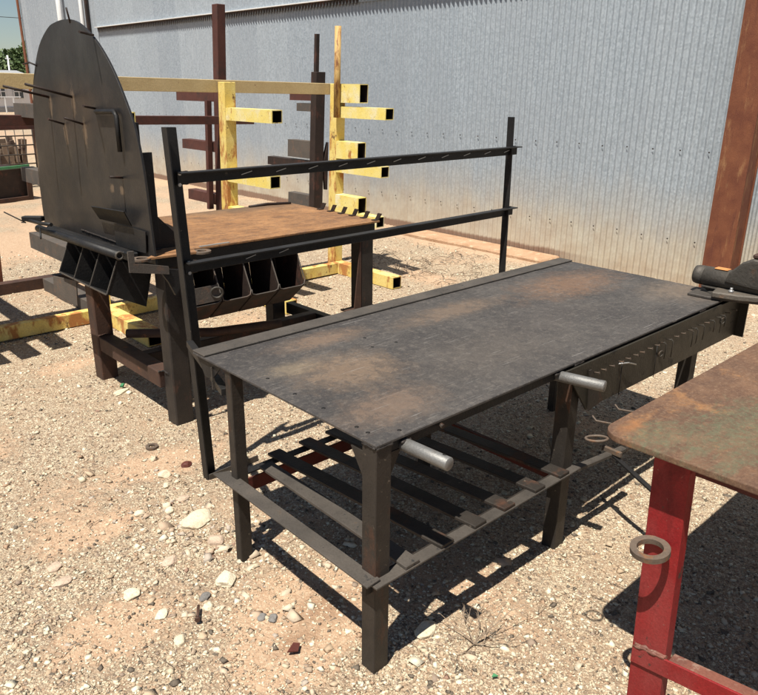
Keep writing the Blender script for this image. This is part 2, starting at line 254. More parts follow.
# ------------------------------------------------------------------ mesh helpers
class MB:
    inner = False
    def __init__(s, f=None): s.bm = bmesh.new(); s.f = f
    def verts(s, pts): return [s.bm.verts.new(s.f(V(p)) if s.f else V(p)) for p in pts]
    def prism(s, pts, vec):
        vec = V(vec); a = [V(p) for p in pts]; n = len(a)
        va = s.verts(a); vb = s.verts([p+vec for p in a])
        fs = [s.bm.faces.new(va[::-1]), s.bm.faces.new(vb)]
        for i in range(n): fs.append(s.bm.faces.new((va[i], va[(i+1)%n], vb[(i+1)%n], vb[i])))
        return s
    def box(s, x0, x1, y0, y1, z0, z1):
        return s.prism([(x0,y0,z0),(x1,y0,z0),(x1,y1,z0),(x0,y1,z0)], (0,0,z1-z0))
    def frame(s, p0, p1, up=(0,0,1)):
        p0 = V(p0); p1 = V(p1); d = (p1-p0).normalized(); up = V(up)
        if abs(d.dot(up)) > .98: up = V((0,1,0))
        u = d.cross(up).normalized(); v = u.cross(d).normalized(); return p0, p1, u, v
    def beam(s, p0, p1, w, h, up=(0,0,1)):
        p0, p1, u, v = s.frame(p0, p1, up)
        return s.prism([p0+u*a*w/2+v*b*h/2 for a, b in ((-1,-1),(1,-1),(1,1),(-1,1))], p1-p0)
    def ext(s, prof, p0, p1, up=(0,0,1)):
        p0, p1, u, v = s.frame(p0, p1, up)
        return s.prism([p0+u*a+v*b for a, b in prof], p1-p0)
    def angle(s, p0, p1, w, h, t=.006, su=1, sv=1, up=(0,0,1)):   # L profile, heel at p0
        return s.ext([(0,0),(w*su,0),(w*su,t*sv),(t*su,t*sv),(t*su,h*sv),(0,h*sv)], p0, p1, up)
    def sqtube(s, p0, p1, w, h, t=.008, up=(0,0,1)):
        p0, p1, u, v = s.frame(p0, p1, up); d = p1-p0; q = ((-1,-1),(1,-1),(1,1),(-1,1))
        A = s.verts([p0+u*a*w/2+v*b*h/2 for a, b in q]); B = s.verts([p1+u*a*w/2+v*b*h/2 for a, b in q])
        C = s.verts([p0+u*a*(w/2-t)+v*b*(h/2-t) for a, b in q]); D = s.verts([p1+u*a*(w/2-t)+v*b*(h/2-t) for a, b in q])
        for i in range(4):
            j = (i+1)%4
            for q_, f in enumerate(((A[i],A[j],B[j],B[i]), (C[j],C[i],D[i],D[j]), (A[j],A[i],C[i],C[j]), (B[i],B[j],D[j],D[i]))): s.bm.faces.new(f).material_index = int(q_ == 1)
        s.inner = True
        return s
    def tube(s, path, r, seg=8, caps=True):
        path = [V(p) for p in path]; rings = []; u = None
        for i, p in enumerate(path):
            d = (path[min(i+1, len(path)-1)]-path[max(i-1, 0)]).normalized()
            if u is None:
                u = d.cross(V((0,0,1)) if abs(d.z) < .95 else V((0,1,0))).normalized()
            u = (u-d*u.dot(d)).normalized(); v = d.cross(u)
            rr = r[i] if isinstance(r, (list, tuple)) else r
            rings.append(s.verts([p+(u*math.cos(2*math.pi*k/seg)+v*math.sin(2*math.pi*k/seg))*rr for k in range(seg)]))
        for a, b in zip(rings, rings[1:]):
            for k in range(seg):
                f = s.bm.faces.new((a[k], a[(k+1)%seg], b[(k+1)%seg], b[k])); f.smooth = True
        if caps: s.bm.faces.new(rings[0][::-1]); s.bm.faces.new(rings[-1])
        return s
    def torus(s, c, R, r, n=(0,0,1), seg=28, sq=None):
        c = V(c); n = V(n).normalized(); u = n.cross(V((0,0,1)) if abs(n.z) < .9 else V((1,0,0))).normalized(); v = n.cross(u); rings = []
        prof = sq if sq else [(math.cos(2*math.pi*k/8)*r, math.sin(2*math.pi*k/8)*r) for k in range(8)]
        for i in range(seg):
            a = 2*math.pi*i/seg; d = u*math.cos(a)+v*math.sin(a)
            rings.append(s.verts([c+d*(R+x)+n*y for x, y in prof]))
        m = len(prof)
        for i in range(seg):
            a, b = rings[i], rings[(i+1)%seg]
            for k in range(m):
                f = s.bm.faces.new((a[k], b[k], b[(k+1)%m], a[(k+1)%m])); f.smooth = not sq
        return s
    def lathe(s, p0, d, prof, seg=28):   # prof: (distance along, radius)
        p0 = V(p0); d = V(d).normalized(); return s.tube([p0+d*a for a, _ in prof], [max(r, .0005) for _, r in prof], seg)
    def build(s, name, mat, parent=None, bevel=0, loc=None, seg=1):
        bmesh.ops.recalc_face_normals(s.bm, faces=s.bm.faces)
        if bevel:
            ed = [e for e in s.bm.edges if len(e.link_faces) == 2 and e.calc_face_angle(0) > .6]
            bmesh.ops.bevel(s.bm, geom=ed, offset=bevel, segments=seg, profile=.6, affect='EDGES', clamp_overlap=True)
        me = bpy.data.meshes.new(name)
        off = V(parent.get('_o', (0,0,0))) if parent is not None else V((0,0,0))
        l = V(loc) if loc is not None else off
        s.bm.transform(Matrix.Translation(-l)); s.bm.to_mesh(me); s.bm.free()
        me.materials.append(M[mat] if isinstance(mat, str) else mat)
        if s.inner: me.materials.append(M['tubeinside'])
        o = bpy.data.objects.new(name, me); COL.objects.link(o)
        if parent is not None: o.parent = parent; o.location = l-off
        else: o.location = l
        o['_o'] = tuple(l)
        return o
def tag(o, label, cat, group=None):
    o['label'] = label; o['category'] = cat
    if group: o['group'] = group
    return o
def thing(name, loc, label, cat, group=None):
    o = bpy.data.objects.new(name, None); COL.objects.link(o); o.location = loc; o['_o'] = tuple(loc); o.empty_display_size = .1
    return tag(o, label, cat, group)
def copy(o, d, parent=None):
    c = o.copy(); COL.objects.link(c); c.location = V(o.location)+V(d)
    if parent is not None: c.parent = parent
    for ch in o.children:
        k = ch.copy(); COL.objects.link(k); k.parent = c
    return c
def structure(o): o['kind'] = 'structure'; return o

# ------------------------------------------------------------------ camera, sun, sky
C = V((-1.24494, -1.33685, 1.77398))
Rr = [[0.73285,-0.68030,0.010832],[0.222914,0.255113,0.940865],[0.642837,0.687098,-0.338609]]
cam = bpy.data.cameras.new('camera'); co = bpy.data.objects.new('camera', cam); COL.objects.link(co)
m = Matrix.Identity(4)
for i in range(3): m[i][0] = Rr[0][i]; m[i][1] = Rr[1][i]; m[i][2] = -Rr[2][i]; m[i][3] = C[i]
co.matrix_world = m; cam.sensor_fit = 'HORIZONTAL'; cam.sensor_width = 36; cam.lens = 723.8/758*36; cam.clip_end = 2000; cam.clip_start = .05
sc.camera = co
SD = V((.42, .14, -1)).normalized()
sun = bpy.data.lights.new('sun', 'SUN'); so = bpy.data.objects.new('sun', sun); COL.objects.link(so)
sun.energy = 5.; sun.angle = math.radians(.5); sun.color = (1, .96, .87)
so.rotation_euler = SD.to_track_quat('-Z', 'Y').to_euler(); so.location = (-3, -1, 8)
w = bpy.data.worlds.new('World'); sc.world = w; w.use_nodes = True
nt = w.node_tree; bg = nt.nodes['Background']; sky = nt.nodes.new('ShaderNodeTexSky'); sky.sky_type = 'NISHITA'; sky.sun_disc = False
sky.sun_elevation = math.asin(-SD.z); sky.sun_rotation = math.atan2(-SD.x, -SD.y); sky.air_density = 1.0; sky.dust_density = .25; sky.ozone_density = 2
nt.links.new(sky.outputs[0], bg.inputs[0]); bg.inputs[1].default_value = .05
sc.view_settings.view_transform = 'Standard'; sc.view_settings.look = 'None'; sc.view_settings.gamma = 1; sc.view_settings.exposure = .62

# ------------------------------------------------------------------ ground
BL = [(.08,.38,.34,.20), (-.15,.25,.3,.15), (-.45,1.6,.30,.35), (-.55,.75,.35,.18), (.45,3.4,.4,.2), (1.9,7.5,1.4,1.0), (1.3,5.5,.5,.6), (5.2,4.3,.35,1.6), (3.9,3.4,.3,.4), (2.9,7.5,1.,2.0),
      (-.3,1.35,.3,.12), (.1,1.75,.22,.16), (-.7,2.6,.4,.4)]
def soilf(x, y):
    v = .30+.45*noise.noise(V((x*.9, y*.9, 3)))+.28*noise.noise(V((x*2.7, y*2.7, 9)))
    for bx, by, rx, ry in BL:
        d = math.hypot((x-bx)/rx, (y-by)/ry)
        if d < 1.3: v += .55*max(0, 1.3-d)
    if y > 6: v += min(.25, (y-6)*.08)
    return max(0, min(1, v))
def gz(x, y):
    f = max(0, min(1, (min(x+2.2, 7.5-x, y+2.2, 12-y))/.8))
    h = .012*noise.noise(V((x*1.1, y*1.1, 0)))+.007*noise.noise(V((x*3.7, y*3.7, 5)))+.004*noise.noise(V((x*11, y*11, 2)))
    return h*f-.002
def axis(a, b, st, far): 
    l = list(np.arange(a, b+1e-6, st)); s = st; lo, hi = [a], [b]
    while hi[-1] < far: s *= 1.6; hi.append(hi[-1]+s); lo.append(lo[-1]-s)
    return lo[1:][::-1]+l+hi[1:]
X = axis(-2.2, 7.4, .06, 700); Y = axis(-2.2, 12, .06, 700)
me = bpy.data.meshes.new('ground'); nx, ny = len(X), len(Y)
vs = [(x, y, gz(x, y)) for y in Y for x in X]
fc = [(j*nx+i, j*nx+i+1, (j+1)*nx+i+1, (j+1)*nx+i) for j in range(ny-1) for i in range(nx-1)]
me.from_pydata(vs, [], fc); me.polygons.foreach_set('use_smooth', [True]*len(fc))
at = me.attributes.new('soil', 'FLOAT', 'POINT'); at.data.foreach_set('value', [soilf(v[0], v[1]) for v in vs])
me.materials.append(M['ground']); g = bpy.data.objects.new('ground', me); COL.objects.link(g); structure(g)

# loose gravel: small angular stones, one mass
def gravel(n, rmin, rmax, smed, ssig, keep_soil, name, box=None):
    iv = np.array([(x,y,z) for x in (-1,1) for y in (-1,1) for z in (-1,1)])/1.5
    fi = np.array([(0,1,3,2),(4,6,7,5),(0,4,5,1),(2,3,7,6),(0,2,6,4),(1,5,7,3)])
    P = []; 
    while len(P) < n:
        r = rmin*(rmax/rmin)**random.random(); a = math.radians(47+random.uniform(-48, 48))
        x = C.x+r*math.cos(a); y = C.y+r*math.sin(a)
        if box: x = random.gauss(box[0], box[2]); y = random.gauss(box[1], box[3])
        if x > 5.1: continue
        if random.random() > 1-(1-keep_soil)*soilf(x, y): continue
        s = min(smed*math.exp(random.gauss(0, ssig))*(1+.10*max(0, r-3)), .03)
        P.append((x, y, gz(x, y)+s*random.uniform(-.35, .30), s))
    P = np.array(P); N = len(P)
    q = rng.normal(size=(N, 4)); q /= np.linalg.norm(q, axis=1)[:, None]
    a, b, c, d = q.T
    R = np.stack([1-2*(c*c+d*d), 2*(b*c-a*d), 2*(b*d+a*c), 2*(b*c+a*d), 1-2*(b*b+d*d), 2*(c*d-a*b), 2*(b*d-a*c), 2*(c*d+a*b), 1-2*(b*b+c*c)], 1).reshape(N, 3, 3)
    sc3 = P[:, 3][:, None]*rng.uniform(.6, 1.25, (N, 3))
    loc = (iv[None]+rng.uniform(-.42, .42, (N, 8, 3)))*rng.uniform(.75, 1.1, (N, 8, 1))*sc3[:, None, :]
    vv = np.einsum('nij,nkj->nki', R, loc); vv[:, :, 2] *= .58; vv += P[:, None, :3]
    ff = (fi[None]+(np.arange(N)*8)[:, None, None]).reshape(-1, 4)
    me = bpy.data.meshes.new(name); me.vertices.add(N*8); me.vertices.foreach_set('co', vv.reshape(-1))
    me.loops.add(len(ff)*4); me.loops.foreach_set('vertex_index', ff.reshape(-1))
    me.polygons.add(len(ff)); me.polygons.foreach_set('loop_start', np.arange(len(ff))*4)
    me.update(); me.validate(); me.materials.append(M['pebble'])
    o = bpy.data.objects.new(name, me); COL.objects.link(o)
    return o
o = gravel(200000, 1.3, 9.0, .0039, .48, .30, 'gravel'); tag(o, 'loose cream and tan gravel scattered over the whole yard', 'gravel'); o['kind'] = 'stuff'

# ------------------------------------------------------------------ work table (black, long)
L, W, H = 2.44, 1.03, .82
T = thing('work_table', (0,0,0), 'long black steel welding table with slatted lower shelf and two grey pipe stubs', 'table')
tp = MB().box(0, L, 0, W, H-.010, H).build('tabletop', 'worktop', T, .002)
MB().box(.0, L, .945, W, H+.001, H+.009).build('back_strip', 'slat', T, .002)
for (x, y) in ((.12,.03),(.05,.30),(.06,.62),(.55,.62),(.60,.72),(.04,.13),(.66,.60),(.05,.45),(.04,.08)):
    MB().lathe((x, y, H-.002), (0,0,1), [(0,.007),(.0025,.007),(.0026,.0)], 10).build('bolt_hole', 'hole', tp)
e = MB(); e.angle((.02,.012,H-.0105), (L-.02,.012,H-.0105), .04, .035, .006, su=-1, sv=-1); e.build('front_frame_rail', 'black', T, .001)
e = MB(); e.angle((.02,W-.012,H-.0105), (L-.02,W-.012,H-.0105), .04, .04, .006, su=1, sv=-1); e.build('back_frame_rail', 'black', T, .001)
e = MB(); e.angle((.055,.06,H-.0105), (.055,W-.06,H-.0105), .04, .032, .006, su=1, sv=-1); e.build('end_frame_rail', 'black', T, .001)
e = MB(); e.angle((L-.03,.06,H-.0105), (L-.03,W-.06,H-.0105), .04, .055, .006, su=-1, sv=-1); e.build('end_frame_rail', 'black', T, .001)
leg = MB().sqtube((.034,.034,-.02), (.034,.034,H-.0115), .062, .062, .005).build('leg', 'legsteel', T, .003, loc=(.034,.034,0))
thin = MB().beam((.034,.80,-.02), (.034,.80,H-.0115), .052, .04).build('leg', 'legsteel', T, .003, loc=(.034,.80,0))
copy(leg, (1.0, 0, 0), T); copy(leg, (2.04, 0, 0), T)
copy(thin, (1.03, 0, 0), T); copy(thin, (2.12, 0, 0), T)
# gusset webs at two legs, brace plate at the back left corner
MB().prism([(1.001-.002,.0,.61),(1.001-.002,.0,.775),(1.001-.002,.07,.775)], (.006,0,0)).build('gusset', 'legsteel', T)
MB().prism([(.072,.012,.772),(.11,.012,.772),(.072,.012,.70)], (0,.006,0)).build('gusset', 'legsteel', T)
MB().prism([(.012,.072,.772),(.012,.125,.772),(.012,.072,.69)], (.006,0,0)).build('gusset', 'legsteel', T)
MB().prism([(.012,.85,.806),(.012,1.02,.806),(.012,.97,.735),(.012,.92,.735)], (.006,0,0)).build('corner_bracket', 'black', T)
MB().beam((.03,.86,.70), (.20,1.43,.70), .03, .03).build('tie_bar', 'black', T, .002)
# shelf
zs = .358
r = MB(); r.box(-.02, 1.075, -.030, .018, zs-.004, zs+.004); r.build('shelf_front_rail', 'slat', T, .0015)
r = MB(); r.box(-.02, 1.075, .0185, .0235, zs-.05, zs+.003); r.build('shelf_front_web', 'legsteel', T)
r = MB(); r.prism([(-.045,-.015,zs+.006),(.012,-.012,zs+.0065),(.026,.86,zs+.006),(-.032,.885,zs+.004)], (0,0,.008)); r.build('shelf_end_rail', 'slat', T, .0015)
r = MB(); r.box(.07, 1.04, .858, .866, .245, .305); r.box(.07, 1.04, .866, .90, .245, .251); r.build('shelf_back_rail', 'redrail', T, .001)
r = MB(); r.box(.07, 1.04, .872, .91, .316, .322); r.build('shelf_back_ledge', 'black', T)
r = MB(); r.box(1.05, 1.07, .06, .8, .27, .33); r.build('shelf_cross_rail', 'redrail', T, .001)
sl0 = None
for i, (xa, xb) in enumerate(((.137,.192),(.300,.28),(.468,.44),(.630,.585),(.815,.79),(.975,.96))):
    s = MB(); sl0 = s.prism([(xa-.031,-.027,zs+.0045),(xa+.031,-.027,zs+.0045),(xb+.031,.93 if i else .86,zs-.03),(xb-.031,.93 if i else .86,zs-.03)], (0,0,.013))
    s.build('shelf_slat', 'slat' if i == 0 else 'legsteel', T, .002)
MB().beam((1.08,-.004,.345), (1.47,-.004,.30), .032, .02).build('shelf_extension_bar', 'slat', T, .004)
MB().tube([(1.47,-.004,.30),(1.50,-.004,.297)], .019, 6).build('bar_end_nut', 'legsteel', T)
MB().beam((1.37,.01,.318), (1.22,-.35,.27), .022, .010).build('diagonal_brace', 'black', T, .001)
MB().beam((1.05,.03,.30), (1.37,.30,.26), .02, .02).build('diagonal_brace', 'black', T, .001)
MB().beam((1.36,.035,.33), (1.345,-.06,.335), .016, .022).build('brace_clip', 'ring', T, .002)
# stub pipes
def stub(x, y0, y1, z, dx=0):
    p = MB(); d = V((dx, y1-y0, 0)); a = V((x, y0, z)); r = .0205
    Lg = d.length; p.lathe(a, d, [(0,r),(Lg-.002,r),(Lg,r-.002),(Lg+.0005,.0005)], 32)
    o = p.build('pipe_stub', 'galv', T)
    n = d.normalized(); q = a+n*(Lg-.024)+V((.0205*.25, 0, .0205*.968))
    MB().lathe(q-V((.0005,0,.002)), (.25,0,.968), [(0,.0055),(.0028,.0055),(.0029,.0005)], 12).build('pin_hole', 'hole', o)
stub(.118, .12, -.160, .780, .014); stub(.898, .10, -.156, .785, .06)
MB().tube([(.27,.004,.80),(.27,-.010,.797)], .008, 6).build('bolt', 'legsteel', T)
# apron with nails
A = MB().prism([(.93,-.006,H-.014),(2.475,-.006,H-.014),(2.475,-.006,.605),(1.16,-.006,.605),(1.10,-.006,.60)], (0,-.008,0)).build('apron_plate', 'apron', T, .0015)
MB().prism([(1.075,-.018,.775),(1.09,-.018,.775),(1.20,-.018,.62),(1.10,-.018,.60)], (0,-.006,0)).build('apron_gusset', 'legsteel', A)
MB().box(2.476, 2.484, -.055, .14, .60, .80).build('apron_end_flange', 'apron', A)
for k in range(22):
    x = 1.12+k*.060+random.uniform(-.01,.01); z = .752-.000*k
    hook = k in (9, 10, 13, 14, 15, 17, 18, 19)
    nb = MB(); nb.tube([(x,-.012,z),(x,-.034,z+.004)]+([(x+.006,-.040,z-.004),(x+.006,-.038,z-.05-random.random()*.03)] if hook else []), .0022, 6)
    nb.lathe((x,-.034,z+.004), (0,-1,.1), [(0,.005),(.002,.005)], 8)
    nb.build('nail', 'iron' if hook else 'ring', A)
for (x, z, r) in ((1.66,.70,.013),(2.28,.72,.016)):
    MB().torus((x,-.020,z), r, .0028, (.2,1,.1)).build('hanging_ring', 'iron', A)
for x in (1.33, 1.62): MB().tube([(x,-.018,.745),(x+.004,-.017,.60)], .0018, 5).build('hanging_wire', 'black', A)
MB().tube([(1.30,-.02,.745),(1.36,-.03,.737),(1.42,-.032,.715)], .0032, 6).build('bent_pin', 'bright', A)
# tabletop edge droop clips
MB().beam((.012,.91,.79), (.012,.91,.70), .012, .004, up=(0,1,0)).build('strap', 'slat', T)

def weld(p0, p1, r, parent, mat='legdark'):
    p0 = V(p0); p1 = V(p1); n = max(4, int((p1-p0).length/.007)); j = lambda a: V((random.uniform(-a,a), random.uniform(-a,a), random.uniform(-a,a)))
    MB().tube([p0.lerp(p1, k/n)+j(r*.25) for k in range(n+1)], [r*random.uniform(.6,1.25) for _ in range(n+1)], 7).build('weld_bead', mat, parent)
for lx in (.034, 1.034, 2.074):
    weld((lx-.031,.002,H-.0135), (lx+.031,.002,H-.0135), .004, T); weld((lx-.032,.004,H-.0135), (lx-.032,.064,H-.0135), .004, T)
for lx in (.034, 1.034): weld((lx-.031,-.001,zs-.008), (lx+.031,-.001,zs-.008), .005, T); weld((lx+.033,.006,zs-.04), (lx+.033,.006,zs), .004, T)
weld((.008,.78,zs-.004), (.008,.82,zs-.004), .005, T)
for xa in (.300,.468,.630,.815): weld((xa+.033,-.020,zs+.006), (xa+.033,.014,zs+.006), .004, T, 'slat')
weld((.10,.002,.795), (.14,.002,.795), .005, T); weld((.88,.002,.80), (.92,.002,.80), .005, T)
# pipe-bodied vise on the far right corner
Vz = thing('bench_vise', (2.36,.0,H), 'dark cast iron bench vise bolted to the far corner of the black table', 'vise')
b = MB(); b.lathe((2.36,.185,.905), (0,-1,.0), [(0,.030),(.004,.043),(.018,.047),(.045,.048),(.047,.044),(.052,.044),(.054,.048),(.30,.050),(.42,.055),(.55,.055)], 36); b.build('barrel', 'iron', Vz)
b = MB(); b.prism([(2.30,.02,.90),(2.30,-.42,.87),(2.30,-.42,1.04),(2.30,-.10,1.035),(2.30,-.05,1.01),(2.30,.0,.955)], (.12,0,0)); b.build('jaw_body', 'iron', Vz, .018, seg=3)
b = MB(); b.lathe((2.36,-.16,.985), (0,-1,.0), [(0,.02),(.005,.07),(.13,.07),(.14,.02)], 28); b.build('front_jaw_housing', 'iron', Vz)
b = MB(); b.box(2.31, 2.41, -.16, -.09, 1.036, 1.058); b.build('jaw_cap', 'rustleg', Vz, .006)
b = MB(); b.box(2.335, 2.38, .02, .085, .951, .956); b.build('orange_patch', 'orange', Vz, .002)
b = MB(); b.lathe((2.40,.0,H+.001), (0,0,1), [(0,.125),(.012,.13),(.022,.122),(.032,.095),(.042,.07)], 32); b.build('swivel_base', 'iron', Vz)
b = MB(); b.prism([(2.235,.155,H+.001),(2.235,.055,H+.001),(2.30,-.10,H+.001),(2.34,-.19,H+.001),(2.47,-.18,H+.001),(2.50,.10,H+.001),(2.40,.16,H+.001)], (0,0,.014)); b.build('base_plate', 'slat', Vz, .003)
b = MB(); b.prism([(2.225,.035,H+.016),(2.25,-.08,H+.016),(2.32,-.20,H+.016),(2.42,-.22,H+.016),(2.44,.08,H+.016)], (0,0,.030)); b.build('base_lug', 'castgrey', Vz, .006)
b = MB(); b.tube([(2.275,-.035,H+.046),(2.275,-.035,H+.058)], .012, 6); b.tube([(2.275,-.035,H+.057),(2.275,-.035,H+.070)], .0065, 10); b.build('mounting_bolt', 'bright', Vz)
b = MB(); b.prism([(2.30,.13,.865),(2.30,-.18,.865),(2.33,-.18,.838),(2.33,.10,.838)], (.06,0,0)); b.build('neck', 'iron', Vz, .004)

# ------------------------------------------------------------------ tool rack behind the table
K = thing('tool_rack', (.22,1.45,0), 'tall black angle-iron rack of two posts and two slotted bars behind the black table', 'rack')
for i, (xb, xt) in enumerate(((.262, .208), (2.46, 2.455))):
    zb = -.01
    p = MB(); p.prism([(xb-.032,1.455,zb),(xb+.032,1.455,zb),(xt+.032,1.47,1.612),(xt-.032,1.47,1.614)], (0,.006,0)); 
    p.prism([(xb-.032,1.4555,zb),(xb-.026,1.4555,zb),(xt-.026,1.4705,1.612),(xt-.032,1.4705,1.614)], (0,-.04,0)) 
    p.build('post', 'black', K, .0012)
for z0, z1, dz in ((1.412, 1.418, .05), (1.035, 1.050, .05)):
    p = MB(); p.ext([(-.0,-.025),(.006,-.025),(.006,.019),(.045,.019),(.045,.025),(0,.025)][::-1], (.215,1.452,z0), (2.50,1.452,z1)); bar = p.build('rack_bar', 'black', K, .001)
    for k in range(11 if z0 > 1.2 else 2):
        x = .52+k*.185; zz = z0+(z1-z0)*(x-.2)/2.3
        MB().beam((x,1.4445,zz-.006), (x+.055,1.4445,zz+.006), .004, .003).build('slot_light', 'bright', bar)  # raised bright dashes stand in for light through the slots
for x, z in ((.225,1.43),(.222,1.385),(.235,1.055),(.235,1.01)):
    MB().tube([(x+.0,1.452,z),(x,1.443,z)], .008, 6).build('bolt', 'bright', K)
for x, z in ((.235,1.437), (.232,1.387), (.245,1.06), (.245,1.01), (2.46,1.443), (2.46,1.40), (2.462,1.075), (2.462,1.03)):
    weld((x-.02,1.452,z), (x+.03,1.450,z), .004, K)
MB().angle((.235,1.415,-.0), (.52,1.425,-.0), .04, .035, .005, su=-1).build('foot_angle', 'slat', K, .001)

# ------------------------------------------------------------------ rust topped table (left) with round backplate
x0, x1, y0, y1, zt = .34, 1.90, 2.03, 3.03, .975
Q = thing('welding_table', (.4,2.05,0), 'rusty topped steel table with parts bins and a tall round topped backplate', 'table')
MB().box(x0+.022, x1, y0, y1, zt-.012, zt).build('tabletop', 'rusttop', Q, .002)
e = MB(); e.box(x0+.03, x1-.03, y0+.012, y0+.06, zt-.085, zt-.0125); e.build('front_beam', 'black', Q, .003)
e = MB(); e.box(x0+.03, x1-.03, y1-.06, y1-.012, zt-.085, zt-.0125); e.build('back_beam', 'black', Q, .003)
e = MB(); e.box(x1-.075, x1-.029, y0+.061, y1-.061, zt-.085, zt-.0125); e.build('side_beam', 'black', Q, .003)
e = MB(); e.box(x0+.031, x0+.08, y0+.061, y1-.061, zt-.085, zt-.0125); e.build('side_beam', 'black', Q, .003)
lg = MB().beam((.465,2.11,-.02), (.465,2.11,zt-.087), .105, .105).build('leg', 'legdark', Q, .006, loc=(.465,2.11,0))
lg2 = MB().beam((.43,3.01,-.02), (.43,3.01,zt-.087), .105, .105).build('leg', 'rustleg', Q, .006, loc=(.43,3.01,0))
copy(lg, (1.355, 0, 0), Q); copy(lg, (1.215, .80, 0), Q)
MB().prism([(1.765,2.055,.90),(1.705,2.055,.40),(1.765,2.055,.40)], (0,.008,0)).build('gusset', 'rustleg', Q)
MB().prism([(.519,2.075,.12),(.519,2.075,.88),(.575,2.075,.88)], (0,.008,0)).build('gusset', 'black', Q)
MB().prism([(1.66,2.04,.40),(1.90,2.04,.40),(1.90,2.14,.40),(1.66,2.14,.40)], (0,0,.008)).build('foot_plate', 'rustleg', Q)
MB().box(.385, .475, 2.164, 2.955, .20, .295).build('side_stretcher', 'rustleg', Q, .004)
MB().box(1.74, 1.80, 2.164, 2.86, .20, .28).build('side_stretcher', 'black', Q, .004)
MB().box(.477, 1.738, 2.50, 2.57, .205, .285).build('long_stretcher', 'darkbrown', Q, .004)
MB().tube([(.50,2.80,.33),(.9,2.45,.34),(1.3,2.3,.35)], .028, 10).build('lower_pipe', 'rustleg', Q)
for ly in (2.0565,):
    weld((.4115,ly+.002,zt-.087), (.518,ly+.002,zt-.087), .006, Q); weld((1.768,ly+.002,zt-.087), (1.872,ly+.002,zt-.087), .006, Q)
weld((.412,2.10,.297), (.412,2.16,.297), .006, Q); weld((.384,2.955,.30), (.474,2.955,.30), .007, Q, 'rustleg'); weld((.384,2.166,.297), (.474,2.166,.297), .007, Q)
weld((.343,2.15,.976), (.343,2.9,.976), .005, Q); weld((.36,2.113,.98), (.44,2.113,.98), .005, Q)
# teeth on the right edge
for k in range(6):
    y = 2.63-k*.112
    MB().prism([(1.892,y,zt+.001),(1.892,y-.032,zt+.001),(1.900,y-.052,zt+.044),(1.900,y-.018,zt+.044)], (.008,0,0)).build('notch_tab', 'darkbrown', Q)
    MB().box(1.86, 1.891, y-.035, y-.002, zt+.0005, zt+.006).build('notch_tab', 'darkbrown', Q)
MB().tube([(1.87,2.94,zt+.006),(1.70,2.99,zt+.010),(1.55,2.99,zt+.004)], .010, 8).build('bent_rod', 'darkbrown', Q)
MB().box(.62, .80, 2.034, 2.05, zt+.001, zt+.004).build('scrap_strip', 'bright', Q)
for (x, y) in ((.285,2.02), (.60,1.985)):
    MB().torus((x, y, zt-.012), .036, .01, sq=[(-.012,-.005),(.012,-.005),(.012,.005),(-.012,.005)]).build('eye_plate', 'ring', Q)
MB().prism([(.30,1.99,zt-.014),(.56,1.965,zt-.014),(.58,2.029,zt-.014),(.34,2.029,zt-.014)], (0,0,.01)).build('front_ear', 'rusttop', Q)
# bracket bar at left front
MB().prism([(.17,1.905,1.035),(.20,1.905,1.035),(.20,1.905,.975),(.37,1.905,.935),(.37,1.905,.895),(.17,1.905,.935)], (0,.008,0)).build('hanger_bracket', 'greystub', Q)
MB().prism([(.32,1.915,.93),(.46,1.915,.90),(.44,1.915,.83),(.40,1.915,.78),(.37,1.915,.85)], (0,.02,0)).build('hanger_bracket', 'black', Q)
# round-topped backplate
outl = [(1.99,.93),(2.01,1.125),(2.03,1.387),(2.075,1.57),(2.15,1.70),(2.26,1.846),(2.40,1.966),(2.55,2.045),(2.67,2.078),(2.79,2.086),(2.91,2.078),(3.02,2.056),(3.18,1.975),(3.31,1.845),(3.40,1.70),(3.455,1.50),(3.49,1.30),(3.51,1.12),(3.515,.93)]
def spline(p, n=4):
    o = [p[0]]
    for i in range(len(p)-1):
        a, b, c, d = [V((q[0], q[1], 0)) for q in (p[max(i-1,0)], p[i], p[i+1], p[min(i+2,len(p)-1)])]
        for k in range(1, n+1):
            t = k/n; q = .5*((2*b)+(c-a)*t+(2*a-5*b+4*c-d)*t*t+(-a+3*b-3*c+d)*t**3); o.append((q.x, q.y))
    return o
pl = MB().prism([(.345, y, z) for y, z in spline(outl)], (.012,0,0)).build('backplate', 'roundplate', Q, .0015, loc=(.345,1.99,.93))
pl['_o'] = (.345,1.99,.93)
MB().box(.37, .44, 2.115, 2.125, .976, 1.46).build('plate_stiffener', 'black', Q, .001)
MB().box(.3575, .39, 2.126, 2.16, 1.25, 1.60).build('plate_stiffener', 'black', Q)
MB().prism([(.37,2.125,.977),(.60,2.125,.977),(.37,2.125,1.22)], (0,.008,0)).build('plate_gusset', 'black', Q)
def rod(*p, r=.006, seg=8): MB().tube(p, r, seg).build('hook_rod', 'darkbrown', pl)
rod((.346,2.798,1.706),(.10,2.757,1.769), r=.007); rod((.346,3.138,1.70),(.10,3.109,1.757), r=.007)
rod((.346,2.964,1.56),(.24,2.90,1.591)); rod((.346,2.693,1.571),(.24,2.667,1.605)); rod((.346,2.51,1.655),(.25,2.42,1.670))
rod((.346,2.434,1.998),(.25,2.36,2.005)); rod((.346,2.70,2.065),(.33,2.69,2.135), r=.005)
rod((.346,3.26,1.868),(.32,3.30,1.885),(.30,3.35,1.875), r=.005); rod((.346,2.27,1.33),(.27,2.25,1.34))
MB().tube([(.346,2.475,1.640),(.325,2.46,1.641),(.325,2.245,1.648),(.325,2.222,1.63),(.325,2.222,1.46)], .0125, 4).build('bent_bar', 'black', pl)
